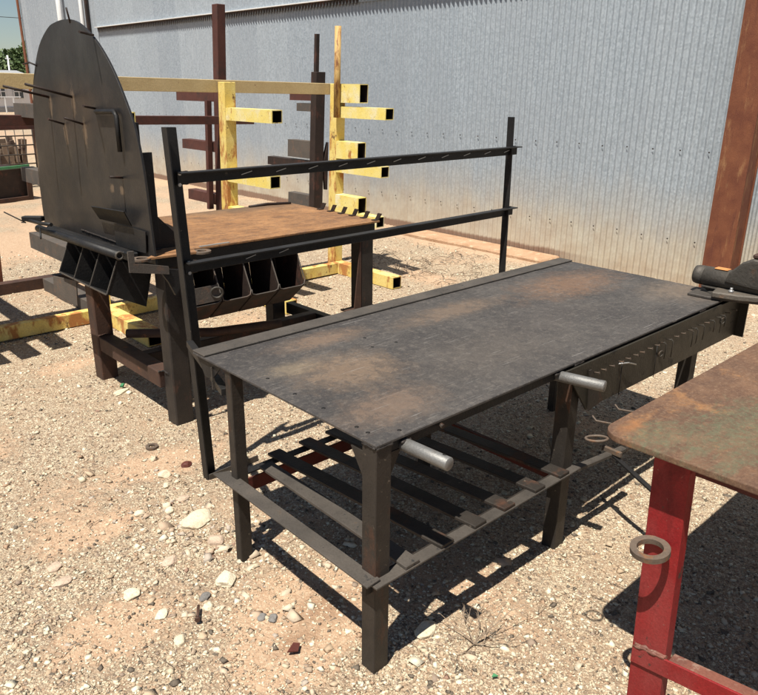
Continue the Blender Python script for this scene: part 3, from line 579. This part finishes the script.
# tray and rails at the foot of the plate
MB().prism([(.28,2.556,1.157),(.28,2.154,1.179),(.333,2.198,1.094),(.333,2.594,1.08)], (.003,0,.004)).build('tool_tray', 'black', Q)
MB().prism([(.337,2.41,.96),(.337,2.06,.98),(.337,2.044,1.089),(.337,2.21,1.090),(.337,2.41,1.082)], (-.005,0,0)).build('tray_front', 'black', Q)
MB().tube([(.235,3.30,.94),(.235,2.16,.965)], .022, 18).build('pipe_rail', 'black', Q)
MB().torus((.235,2.155,.965), .018, .006, (0,1,0)).build('pipe_collar', 'iron', Q)
MB().beam((.305,3.30,.925), (.305,2.14,.95), .05, .045).build('channel_rail', 'black', Q, .006)
MB().tube([(.20,3.36,.985),(.19,3.12,1.0),(.205,2.98,1.01)], .011, 8).build('loose_rod', 'black', Q)
MB().tube([(.18,3.42,.965),(.16,3.28,.985),(.14,3.60,1.01)], .004, 6).build('loose_rod', 'black', Q)
MB().beam((.18,3.38,.995),(.26,3.27,1.0),.04,.03).build('rail_clamp', 'black', Q, .004)
MB().tube([(.18,3.10,.98),(.15,3.02,.93)], .005, 6).build('loose_rod', 'black', Q)
# hopper bins: three facing left, five under the front edge
def hopper_y(ya, yb):
    P = [(.252,.922),(.180,.757),(.385,.652),(.44,.86)]
    b = MB(); t = .004
    for y in (ya, yb-t): b.prism([(x, y, z) for x, z in P], (0, t, 0))
    q = [(x, z) for x, z in P]
    b.prism([(q[1][0],ya+t,q[1][1]),(q[1][0]+.002,ya+t,q[1][1]+.005),(q[2][0],ya+t,q[2][1]+.005),(q[2][0],ya+t,q[2][1])], (0,yb-ya-2*t,0))
    b.prism([(q[2][0]-.004,ya+t,q[2][1]+.006),(q[2][0],ya+t,q[2][1]+.006),(q[3][0],ya+t,q[3][1]),(q[3][0]-.004,ya+t,q[3][1])], (0,yb-ya-2*t,0))
    o = b.build('parts_bin', 'black', Q)
    l = MB(); 
    for y in (ya, yb): l.beam((.2515,y,.923),(.1795,y,.757),.006,.005)
    l.beam((.179,ya+.003,.755),(.179,yb-.003,.755),.006,.006); l.build('bin_lip', 'slat', o)
for k in range(3): hopper_y(2.235+k*.215, 2.235+k*.215+.2135)
def hopper_x(xa, xb, i):
    b = MB(); t = .004; xm = .022
    # opening narrows at the bottom; sides slope
    top = (2.07,.868); lip = (1.99,.672); bot = (2.14,.545); back = (2.24,.565); bk = (2.30,.868)
    for s, x in ((1, xa), (-1, xb)):
        xi = x+s*.004
        P = [(x, top[0], top[1]), (xi, lip[0], lip[1]), (xi, bot[0], bot[1]), (xi, back[0], back[1]), (x, bk[0], bk[1])]
        b.prism(P, (s*t, 0, 0))
    b.prism([(xa+.005,lip[0],lip[1]),(xb-.005,lip[0],lip[1]),(xb-.005,bot[0],bot[1]),(xa+.005,bot[0],bot[1])], (0,.004,.004))
    b.prism([(xa+.005,bot[0],bot[1]),(xb-.005,bot[0],bot[1]),(xb-.005,back[0],back[1]),(xa+.005,back[0],back[1])], (0,.0,.004))
    b.prism([(xa+.006,back[0]+.002,back[1]),(xb-.006,back[0]+.002,back[1]),(xb-.006,bk[0],bk[1]),(xa+.006,bk[0],bk[1])], (0,.004,0))
    # front skirt filling between bins
    o = b.build('parts_bin', 'darkbrown', Q)
    l = MB(); l.tube([(xa+.002,lip[0]-.002,lip[1]+.035),(xa+.007,lip[0]-.002,lip[1]+.009),(xa+.03,lip[0]-.002,lip[1]+.001),(xb-.03,lip[0]-.002,lip[1]+.001),(xb-.007,lip[0]-.002,lip[1]+.009),(xb-.002,lip[0]-.002,lip[1]+.035)],.0035,6)
    l.beam((xb-.002,lip[0]-.002,lip[1]+.03),(xb-.002,top[0]-.002,top[1]),.006,.004)
    l.build('bin_lip', 'greystub', o)
    return o
for k in range(1, 5):
    ob = hopper_x(.330+k*.187, .330+(k+1)*.187-.001, k)
MB().prism([(.525,1.984,.775),(.680,1.984,.775),(.695,1.984,.685),(.525,1.984,.685)], (0,.003,0)).build('bin_front_panel', 'greystub', Q)
MB().torus((.665,1.972,.735), .030, .0065, (.5,1,.2)).build('ring_handle', 'iron', Q)

# ------------------------------------------------------------------ red legged table (right foreground)
tx, ty, tz = .413, -.445, .90
Rd = thing('workbench', (tx,ty,0), 'rusty steel plate table with faded green paint and red legs in the right foreground', 'table')
cor = []
for k in range(9):
    a = math.pi/2+k/8*math.pi/2; cor.append((tx+.065+.065*math.cos(a), ty-.065+.065*math.sin(a)))
pts = [(2.55,ty)]+cor+[(tx+.02,ty-1.30),(2.55,ty-1.30)]
MB().prism([(x, y, tz-.018) for x, y in pts[::-1]], (0,0,.018)).build('tabletop', 'rusttop_green', Rd, .003, seg=2)
def redleg(x, y, d=(0,0,0)):
    b = MB(); b.ext([(-.05,-.022),(.05,-.022),(.05,.022),(.043,.022),(.043,-.014),(-.043,-.014),(-.043,.022),(-.05,.022)], (x,y,-.01), (x,y,tz-.02), up=(1,0,0))
    return b.build('leg', 'red', Rd, .002, loc=(x,y,0))
lg = MB().ext([(-.05,-.022),(.05,-.022),(.05,.022),(.043,.022),(.043,-.014),(-.043,-.014),(-.043,.022),(-.05,.022)], (.520,-.652,-.01), (.520,-.620,tz-.02), up=(1,0,0)).build('leg', 'red', Rd, .002, loc=(.520,-.625,0))
copy(lg, (0,-.95,0), Rd); copy(lg, (1.9,0,0), Rd); copy(lg, (1.9,-.95,0), Rd)
MB().prism([(.490,-.598,.165),(.490,-.598,.225),(.490,-1.55,.345),(.490,-1.55,.285)], (.007,0,0)).build('brace', 'red', Rd, .0015)
MB().prism([(.4975,-.705,.232),(.4975,-1.55,.3385),(.535,-1.55,.3385),(.535,-.705,.232)], (0,0,.006)).build('brace_flange', 'redworn', Rd, .001)
wb = MB(); wp = [V((.492+random.uniform(-.003,.003), -.60-k*.0105, .226+k*.0013+random.uniform(-.003,.003))) for k in range(10)]
wb.tube(wp, [.003+random.uniform(0,.004) for _ in wp], 8); wb.tube([q_+V((.004,-.003,.004)) for q_ in wp], [.003+random.uniform(0,.005) for _ in wp], 7); wb.build('weld_bead', 'redworn', Rd)
e = MB(); e.box(.56, 2.4, -.56, -.552, tz-.08, tz-.019); e.box(.56, 2.4, -.5515, -.51, tz-.025, tz-.019); e.build('frame_rail', 'redrail', Rd)
e = MB(); e.box(.515, .523, -1.6, -.68, tz-.08, tz-.019); e.build('frame_rail', 'redrail', Rd)
MB().torus((.448,-.622,.592), .044, .012, (-.12,.06,1), 40, sq=[(-.009,-.008),(.009,-.008),(.009,.008),(-.009,.008)]).build('ring', 'ring', Rd)
MB().torus((.405,-.447,tz-.022), .029, .0034, (.1,.2,1)).build('small_ring', 'ring', Rd)
for (x, y) in ((.50,-.438),(.62,-.44)):
    MB().tube([(x,-.447,tz-.01),(x-.01,y+.045,tz-.015),(x-.008,y+.06,tz-.005)], .0025, 6).build('hook_wire', 'ring', Rd)

# ------------------------------------------------------------------ yellow cantilever rack
def sh(k, xr=0, dz=0): return lambda p: V((p.x+k*p.z, p.y, p.z-dz*(p.x-xr)*min(1, p.z)))
YR = thing('cantilever_rack', (.93,4.25,0), 'yellow cantilever pipe rack with box tube arms standing by the metal wall', 'rack')
f = sh(.035)
POST = (-.28, .93, 2.14, 3.35)
def both(fn):
    base = fn(); return [base]+[copy(base, (x-POST[0], 0, 0), YR) for x in POST[1:]]
both(lambda: MB(f).box(-.335, -.225, 4.20, 4.30, .0, 1.80 if 1 else 0).build('post', 'yellowrust', YR, .004))
for z, h, yf, w in ((1.548,.10,3.53,.10), (1.045,.10,3.56,.10), (.585,.10,3.60,.10), (1.715,.165,3.88,.105), (1.205,.16,3.89,.105), (.70,.165,3.86,.105)):
    def mk(z=z, h=h, yf=yf, w=w):
        return MB(f).sqtube((-.28,yf,z), (-.28,4.198,z), w, h, .007).build('arm', 'yellow', YR)
    a = mk()
    for i, x in enumerate(POST[1:]):
        if z in (1.715, 1.205, .70) and i == 1 and z > 1: continue
        copy(a, (x-POST[0], 0, 0), YR)
for z, h, yb in ((1.555,.11,5.67), (1.01,.12,5.67), (.42,.14,5.65)):
    a = MB(f).sqtube((-.28,4.302,z), (-.28,yb,z), .10, h, .008).build('rear_arm', 'greystub', YR, .0)
    copy(a, (1.21,0,0), YR)
a = MB().sqtube((-.28,3.34,.06), (-.28,4.13,.06), .11, .11, .008).build('foot', 'yellowrust', YR)
for x in POST[1:]: copy(a, (x-POST[0], 0, 0), YR)
a = MB().sqtube((-.28,4.37,.055), (-.28,5.40,.055), .11, .11, .008).build('rear_foot', 'greystub', YR)
copy(a, (1.21,0,0), YR); copy(a, (2.42,0,0), YR)
MB().box(-1.2, 3.41, 4.131, 4.199, .01, .115).build('base_beam', 'yellowrust', YR, .004)
MB().prism([(-1.2,4.31,1.755),(3.47,4.31,1.70),(3.47,4.31,1.80),(-1.2,4.31,1.86)], (0,.09,0)).build('top_beam', 'tan', YR, .003)
MB(f).tube([(3.265,4.16,1.50),(3.265,4.16,2.29)], .030, 14).build('guide_pipe', 'orangerust', YR)
# flat board leaning below the bins
MB().prism([(.2,3.06,.693),(.2,2.697,.734),(.2,2.726,.581),(.2,3.083,.589)], (.006,0,.0)).build('drop_plate', 'greystub', Q)

# ------------------------------------------------------------------ brown rack nearer the wall
BR = thing('cantilever_rack', (.55,5.6,0), 'dark brown cantilever rack with tall posts between the yellow rack and the wall', 'rack')
f = sh(.05)
BP = (.53, 1.73, 2.90, 4.20)
for i, x in enumerate(BP):
    if i == 3:
        MB(f).box(x-.075, x+.06, 5.6, 5.7, 0, 1.93).build('post', 'darkbrown', BR, .004)
        MB(f).box(x-.06, x-.015, 5.63, 5.67, 1.931, 2.33).build('post_extension', 'darkbrown', BR)
    elif i == 2:
        MB(f).box(x-.052, x+.045, 5.6, 5.7, 0, 2.54).build('post', 'brown', BR, .004)
    else:
        MB(f).box(x-.055, x+.055, 5.56, 5.66, 0, 1.0 if i == 0 else 1.45).build('post', 'column' if i == 0 else 'brown', BR, .004)
MB(f).prism([(-.6,5.50,1.46),(3.22,5.50,1.385),(3.22,5.50,1.465),(-.6,5.50,1.545)], (0,.09,0)).build('cross_beam', 'brown', BR, .003)
for (i, z, h, yb, m_) in ((2,1.655,.09,6.5,'brown'),(2,1.15,.10,6.4,'brown'),(2,.60,.11,6.3,'brown'),
                      (3,1.66,.09,6.14,'brown'),(3,1.54,.09,6.0,'greystub'),(3,1.06,.20,6.17,'greystub'),(3,.88,.10,6.6,'darkbrown'),(3,.44,.18,6.15,'greystub')):
    x = BP[i]; MB(f).sqtube((x-.0,5.702,z), (x-.0,yb,z), .10, h, .008).build('arm', m_, BR)
MB(f).box(BP[2]-.12, BP[2]-.065, 5.72, 5.77, .5, 1.62).build('arm_brace', 'brown', BR)
MB(f).prism([(BP[3]+.065,5.59,.95),(BP[3]+.10,5.59,.6),(BP[3]+.12,5.59,.6),(BP[3]+.12,5.59,1.15)], (0,.05,0)).build('gusset', 'darkbrown', BR)
MB().box(-.8, 4.3, 5.46, 5.555, .0, .10).build('base_beam', 'rustleg', BR, .004)
for x in BP[1:]: MB().box(x-.05, x+.05, 5.701, 6.9 if x < 4 else 6.4, .0, .10).build('foot', 'darkbrown', BR, .004)

# ------------------------------------------------------------------ metal building
B = thing('metal_building', (5.6,8,0), 'galvanized corrugated metal building with dust stained foot and rusty red column', 'building')
def corrugated(name, xw, ya, yb, za, zb, pitch=.068, amp=.0125, mat='wall', n=8):
    k = int((yb-ya)/pitch*n); me = bpy.data.meshes.new(name); vs = []
    zz = [za, zb]
    for i in range(k+1):
        y = ya+i*pitch/n; x = xw-amp*math.cos(2*math.pi*y/pitch)
        for z in zz: vs.append((x-5.6, y-8, z))
    fs = [(2*i, 2*i+1, 2*i+3, 2*i+2) for i in range(k)]
    me.from_pydata(vs, [], fs); me.polygons.foreach_set('use_smooth', [True]*len(fs)); me.materials.append(M[mat])
    o = bpy.data.objects.new(name, me); COL.objects.link(o); o.parent = B; return o
corrugated('lower_wall', 5.60, 1.41, 14.6, -.03, 2.86)
corrugated('upper_wall', 5.575, 1.41, 14.6, 2.80, 6.2)
corrugated('end_bay_wall', 5.60, 14.6, 19.0, -.03, 6.2, .15, .004)
corrugated('side_bay_wall', 5.68, -4.0, 1.41, -.03, 6.2, .034, .005)
for pts, nm in (([(1.46,14.6)], 'ledge_trim'),):
    MB().box(5.52, 5.60, 1.41, 14.6, 2.862, 2.874).build('ledge_trim', 'white', B)
# dark saw-tooth strip modelling the ledge's shadow on the corrugations
tb = MB(); y = 6.4
while y < 14.5:
    tb.prism([(5.560,y,2.861),(5.560,y+.068,2.861),(5.560,y+.050,2.82),(5.560,y+.034,2.765),(5.560,y+.018,2.82)], (.004,0,0)); y += .068
tb.build('shadow_teeth', 'darkbrown', B)
MB().box(5.545, 5.57, 19.0, 19.12, 0, 6.3).build('corner_trim', 'column', B)
MB().box(5.59, 14, 19.0, 19.02, 0, 6.2).build('end_wall', 'wall', B)
MB().prism([(5.35,-4.5,6.2),(5.35,19.3,6.2),(14,19.3,7.6),(14,-4.5,7.6)], (0,0,.06)).build('roof', 'roofing', B)
for yy in (16.28, 15.10): MB().tube([(5.50,yy,0),(5.50,yy,6.2)], .065 if yy > 16 else .045, 12).build('downspout', 'white', B)
MB().box(5.53, 5.58, 14.93, 15.0, 0, 6.2).build('door_rail', 'darkbrown', B)
c = MB(); c.box(5.355, 5.365, 1.15, 1.40, 0, 6.2); c.box(5.3655, 5.565, 1.27, 1.28, 0, 6.2); c.box(5.5655, 5.574, 1.15, 1.40, 0, 6.2); c.build('column', 'column', B, .002)
c = MB(); c.box(5.3655, 5.565, 1.162, 1.168, 0, 6.2); c.build('column_web', 'column', B)
MB().box(5.24, 5.585, 3.05, 5.35, -.02, .04).build('foundation', 'soilcrust', B, .015)
sb = MB()
for z in (1.24, .42):
    y = 1.6
    while y < 14.4:
        sb.lathe((5.592,y,z+random.uniform(-.008,.008)), (-1,0,0), [(0,.008),(.003,.008),(.004,.002)], 6); y += .272
for z in (3.6, 4.6):
    y = 1.6
    while y < 14.4: sb.lathe((5.567,y,z), (-1,0,0), [(0,.009),(.003,.009),(.004,.002)], 6); y += .408
o = sb.build('screw_heads', 'darkbrown', B); o['kind'] = 'stuff'

# ------------------------------------------------------------------ far left background
t = thing('steel_trough', (2.2,11.0,0), 'low dark steel trough with green rim at the left edge behind the racks', 'trough')
MB().prism([(-.6,10.35,.02),(2.72,11.25,.04),(2.74,11.25,.50),(-.6,10.35,.46)], (-.25,.9,0)).build('body', 'darkbrown', t, .01)
MB().prism([(-.6,10.30,.465),(2.76,11.20,.505),(2.76,11.20,.545),(-.6,10.30,.505)], (0,.045,0)).build('rim', 'green', t)
MB().prism([(2.66,11.20,.0),(2.74,11.22,.0),(2.76,11.22,.50),(2.68,11.20,.50)], (0,-.06,0)).build('end_frame', 'rustleg', t)
MB().prism([(-.6,10.30,.0),(2.70,11.20,.0),(2.70,11.20,.06),(-.6,10.30,.06)], (0,-.05,0)).build('bottom_rail', 'rustleg', t)
t = thing('wire_crate', (2.6,12.6,0), 'rusty wire mesh crate holding scrap wood beyond the racks at left', 'crate')
MB().prism([(1.0,12.5,1.0),(3.42,12.7,1.0),(3.42,12.7,1.09),(1.0,12.5,1.09)], (0,.08,0)).build('top_rail', 'brown', t)
MB().box(3.36, 3.43, 12.62, 12.70, .0, 1.0).build('corner_post', 'rustleg', t)
for z in (.25,.42,.58,.74,.90): MB().tube([(1.0,12.5,z),(3.4,12.66,z)], .012, 5).build('mesh_wire', 'greystub', t)
for k in range(16):
    x = 1.1+k*.15; MB().tube([(x,12.50+.07*(x-1)/1.0*.95,.0),(x,12.50+.07*(x-1)*.95,1.0)], .008, 5).build('mesh_wire', 'greystub', t)
sw = MB()
for k in range(190):
    x = random.uniform(1.1, 3.3); z = random.uniform(.05, .8); y = random.uniform(12.9, 13.4); a = random.uniform(-.3,.3)
    sw.beam((x,y,z*.6), (x+a*.15,y+random.uniform(-.05,.05),z*.6+random.uniform(.2,.45)), random.uniform(.04,.14), random.uniform(.03,.1))
o = sw.build('scrap_wood', 'wood', None, loc=(2.2,13.1,0)); tag(o, 'jumbled scrap wood pieces inside the wire crate', 'scrap'); o['kind'] = 'stuff'
# house
h = thing('house', (15.2,51,0), 'small white house with dark windows far off at the left edge', 'house')
hx0, hx1, hy = 11.2, 16.2, 51
wl = MB().box(hx0, hx1, hy, hy+6, .25, 2.05).build('wall', 'white', h)
MB().box(hx0, hx1+.02, hy-.05, hy+6, 0, .3).build('skirting', 'roofing', h)
MB().prism([(hx0-.3,hy-.4,2.02),(hx1+.3,hy-.4,2.02),(hx1+.3,hy+3,2.45),(hx0-.3,hy+3,2.45)], (0,0,.12)).build('roof', 'roofing', h)
for x in (14.05, 15.15, 12.6):
    wdw = MB().box(x, x+.62, hy-.06, hy-.01, .85, 1.65).build('window', 'glass', h)
    m_ = MB()
    for q in (.0,.31,.60): m_.box(x+q-.02, x+q+.04, hy-.09, hy-.061, .8, 1.7)
    m_.box(x-.02,x+.64,hy-.12,hy-.091,1.22,1.28); m_.build('frame', 'white', wdw)
for k in range(3): MB().box(13.6+k*.5, 13.66+k*.5, hy-1.5, hy-1.44, 0, .9).build('porch_post', 'white', h)
MB().box(13.4, 15.1, hy-1.5, hy-1.45, .91, .97).build('porch_rail', 'white', h)
# trees far behind
def tree(x, y, hh, rad, label, seed, n=5200):
    rs = np.random.default_rng(seed); T_ = thing('tree', (x,y,0), label, 'tree', 'trees beyond the yard')
    tr = MB(); tr.tube([(x,y,0),(x+.1,y,hh*.3),(x-.1,y+.1,hh*.6)], [.28,.2,.1], 8)
    for k in range(6):
        a = k*1.05; tr.tube([(x+.05,y,hh*(.25+.05*k)),(x+rad*.5*math.cos(a),y+rad*.5*math.sin(a),hh*(.5+.05*k))], [.1,.03], 6)
    tr.build('trunk', 'bark', T_)
    cl = rs.normal(size=(26,3)); cl /= np.linalg.norm(cl,axis=1)[:,None]; cl *= (rs.uniform(.3,1,(26,1)))*np.array([rad,rad,hh*.33]); cl[:,2] += hh*.62
    ci = rs.integers(0,26,n); d = rs.normal(size=(n,3)); d /= np.linalg.norm(d,axis=1)[:,None]
    P = cl[ci]+d*rs.uniform(.3,1,(n,1))**.5*rad*rs.uniform(.22,.4,26)[ci][:,None]
    u = rs.normal(size=(n,3)); u /= np.linalg.norm(u,axis=1)[:,None]; v = np.cross(u, rs.normal(size=(n,3))); v /= np.linalg.norm(v,axis=1)[:,None]
    s = rs.uniform(.07,.16,(n,1))
    vv = np.stack([P-u*s-v*s*.6, P+u*s-v*s*.6, P+u*s+v*s*.6, P-u*s+v*s*.6],1).reshape(-1,3)
    me = bpy.data.meshes.new('crown'); me.from_pydata(vv.tolist(), [], np.arange(n*4).reshape(-1,4).tolist()); me.materials.append(M['leaf'])
    o = bpy.data.objects.new('crown', me); COL.objects.link(o); o.parent = T_
tree(19.0, 62, 4.5, 2.0, 'broad green tree showing above the tan beam beside the metal building', 1)
tree(14.6, 60, 3.9, 1.8, 'lower green tree at the left edge above the tan beam', 2)
tree(23.5, 70, 5.4, 2.6, 'green tree mostly hidden by the metal building corner', 3)
tree(9.5, 66, 4.2, 2.2, 'green tree left of the white house', 4)
p = MB(); p.tube([(17.0,57,0),(17.0,57,3.6)], .06, 8); p.box(16.85,17.15,56.95,57.05,3.35,3.42); o = p.build('utility_post', 'white', loc=(17.0,57,0)); tag(o, 'thin pale post in front of the trees above the tan beam', 'post')
p = MB(); p.tube([(-60,70,7.6),(0,72,7.1),(60,74,7.5)], .025, 5); o = p.build('overhead_wire', 'darkbrown', loc=(0,72,7.1)); tag(o, 'thin overhead wire crossing the blue sky at top left', 'wire')

# ------------------------------------------------------------------ rocks and litter
def rock(x, y, a, b, h, mat, label, rz=0, name='rock', cat='rock', seed=None, grp=None):
    rs = random.Random(seed if seed is not None else int(x*1000+y*77)); bm = bmesh.new(); bmesh.ops.create_icosphere(bm, subdivisions=3, radius=1)
    o3 = V((rs.random()*9, rs.random()*9, rs.random()*9)); cuts = [(V((rs.gauss(0,1), rs.gauss(0,1), rs.gauss(0,.5))).normalized(), rs.uniform(.62,.9)) for _ in range(7)]
    for v in bm.verts:
        for nrm, d in cuts:
            k = v.co.dot(nrm)
            if k > d: v.co -= nrm*(k-d)*.92
        v.co *= 1+.10*noise.noise(v.co*1.6+o3)+.04*noise.noise(v.co*5+o3)
        v.co = V((v.co.x*a*1.25, v.co.y*b*1.25, v.co.z*h*1.1))
    bmesh.ops.rotate(bm, verts=bm.verts, cent=(0,0,0), matrix=Matrix.Rotation(rz, 3, 'Z'))
    me = bpy.data.meshes.new(name); bm.to_mesh(me); bm.free(); me.materials.append(M[mat])
    o = bpy.data.objects.new(name, me); COL.objects.link(o); o.location = (x, y, gz(x, y)+h*.3); return tag(o, label, cat, grp)
G = 'larger stones lying on the gravel'
for a in [
 (.013,1.156,.075,.050,.022,'stone_white','largest flat cream rock, just left of the black table','.5'),
 (-.094,.727,.045,.034,.020,'stone_white','blocky cream rock below the large flat one, beside the thin table leg','.9'),
 (-.397,.891,.036,.026,.012,'stone_white','flat cream rock at the left between two smaller pale stones','.1'),
 (.264,.026,.042,.028,.014,'stone_white','smooth white rock in the tip of the table shadow by the near leg','.2'),
 (-.566,1.121,.034,.022,.012,'stone_pink','flat pale rock near the left edge of the yard foreground','.4'),
 (.004,.977,.040,.030,.016,'stone_pink','pinkish rock right below the largest cream rock','1.2'),
 (-.55,1.236,.028,.022,.012,'stone_pink','small pinkish rock just behind the pale rock at left','.3'),
 (-.142,1.357,.020,.018,.014,'stone_white','small round white rock up left of the largest cream rock','0'),
 (-.366,.718,.026,.018,.010,'stone_white','oval cream rock left of the bolt on the ground','.6'),
 (-.204,.967,.030,.020,.012,'stone_pink','pale tan rock left of the blocky cream rock','.2'),
 (-.204,.700,.020,.016,.014,'stone_grey','grey white stone just above the bolt','.2'),
 (-.22,.650,.022,.016,.012,'stone_white','pale broken stone beside the head end of the bolt','1.'),
 (-.382,.558,.024,.018,.011,'stone_white','white rock near the bottom left of the bolt','.8'),
 (-.111,.466,.017,.014,.010,'stone_grey','grey pebble, left one of the dark pair on red soil','.2'),
 (-.088,.432,.019,.014,.010,'stone_grey','dark grey pebble, right one of the pair on red soil','.7'),
 (.38,2.70,.050,.026,.012,'stone_white','flat white rock below the rusty table side stretcher','.3'),
 (.10,1.60,.028,.024,.018,'stone_white','pale rock near the foot of the rack post','.3'),
 (.06,1.50,.022,.016,.012,'stone_white','small white rock in the cluster left of the rack foot','.9'),
 (.23,1.62,.024,.022,.014,'redchip','dark reddish rock tucked behind the rack post foot','.3'),
 (.06,1.35,.030,.018,.010,'stone_pink','thin slab of pinkish rock left of the rack foot','.1'),
 (-.03,1.30,.020,.016,.012,'stone_white','small cream rock between the rack foot and the largest rock','.4'),
 (.30,1.10,.025,.02,.012,'redchip','small rust brown rock beneath the red shelf rail','.4'),
]:
    rock(*a[:7], rz=float(a[7]), grp=None)
# scatter of medium pale stones that nothing tells apart: part of the gravel mass
o = gravel(650, 1.3, 6, .0105, .32, .7, 'coarse_gravel'); o.data.materials[0] = M['paleroot']; tag(o, 'coarser pale stones strewn among the gravel', 'gravel'); o['kind'] = 'stuff'
o = MB().torus((.194,1.92,gz(.194,1.92)+.008), .024, .006, sq=[(-.008,-.005),(.008,-.005),(.008,.005),(-.008,.005)]).build('washer', 'ring', loc=(.194,1.92,0)); tag(o, 'rusty steel ring lying on the gravel left of the rusty table leg', 'washer')
bx, by = -.292, .596
p = MB(); p.tube([(bx,by,.016),(bx+.035,by+.055,.018)], .005, 8); p.tube([(bx-.006,by-.009,.016),(bx,by,.016)], .010, 6); o = p.build('bolt', 'rustleg', loc=(bx,by,0)); tag(o, 'rusty bolt lying on the soil at lower left among pale stones', 'bolt')
o = MB().prism([(-.155,.255,.012),(-.125,.235,.012),(-.10,.258,.014),(-.115,.275,.014)], (0,0,.004)).build('paint_chip', 'redchip', loc=(-.126,.252,0)); tag(o, 'dark red metal chip on bare soil left of the near table leg', 'chip')
o = MB().prism([(.262,-.268,.012),(.278,-.262,.012),(.280,-.28,.014)], (0,0,.004)).build('green_chip', 'green', loc=(.269,-.265,0)); tag(o, 'tiny green chip on gravel at the bottom right of the near table leg', 'chip')
o = MB().beam((.405,2.745,.02), (.425,2.765,.026), .018, .012).build('green_scrap', 'green', loc=(.405,2.74,0)); tag(o, 'small green scrap behind the flat white rock near the rusty table', 'scrap')
o = gravel(330, 1.3, 6, .0095, .5, 1, 'rubble', (-.02, 1.0, .16, .36)); o.data.materials[0] = M['paleroot']; tag(o, 'patch of broken pale rubble left of the black table legs', 'rubble'); o['kind'] = 'stuff'
# dry twig plant
rs = random.Random(5); tw = MB()
def branch(p, d, l, r, depth):
    pts = [p]; 
    for k in range(4):
        d = (d+V((rs.gauss(0,.16), rs.gauss(0,.16), rs.gauss(0,.1)))).normalized(); p = p+d*l/4; p.z = max(p.z, .012); pts.append(p)
    tw.tube(pts, [r, r*.8, r*.65, r*.5, r*.3], 5)
    if depth:
        for k in range(3):
            branch(pts[rs.randint(1,4)], (d+V((rs.gauss(0,.7), rs.gauss(0,.7), rs.gauss(0,.3)))).normalized(), l*.55, r*.6, depth-1)
root = V((.335,-.135,.012))
for d, l in (((.9,.02,.42),.22), ((.65,-.35,.5),.14), ((-.1,.9,.25),.15), ((.5,-.7,.12),.12), ((.2,.8,.5),.10), ((-.7,-.1,.12),.08), ((.8,.3,.2),.14)):
    branch(root.copy(), V(d).normalized(), l, .0024, 2)
o = tw.build('dry_plant', 'twig', loc=tuple(root)); tag(o, 'small dry leafless twig plant on the gravel right of the near table leg', 'plant')
# dry twigs near the wall and on the soil
tw = MB()
for k in range(110):
    x = rs.uniform(3.7, 5.0); y = rs.uniform(2.9, 4.5); a = rs.uniform(0, 6.28); l = rs.uniform(.05, .28); z = gz(x, y)+.012
    tw.tube([(x,y,z),(x+math.cos(a)*l/2,y+math.sin(a)*l/2,z+rs.uniform(.01,.05)),(x+math.cos(a+rs.uniform(-.4,.4))*l,y+math.sin(a+rs.uniform(-.4,.4))*l,z)], .0026, 4)
for k in range(70):
    x = rs.uniform(-1.1, .6); y = rs.uniform(.1, 2.2); a = rs.uniform(0, 6.28); l = rs.uniform(.03, .10); z = gz(x, y)+.009
    tw.tube([(x,y,z),(x+math.cos(a)*l/2,y+math.sin(a)*l/2,z+.004),(x+math.cos(a+.5)*l,y+math.sin(a+.5)*l,z)], .0013, 4)
o = tw.build('dry_twigs', 'twig', loc=(4.3,3.7,0)); tag(o, 'dry twigs and stalks strewn over the soil', 'twigs'); o['kind'] = 'stuff'

for o in bpy.data.objects:
    if '_o' in o: del o['_o']
sc.render.engine = 'CYCLES'; sc.cycles.diffuse_bounces = 2
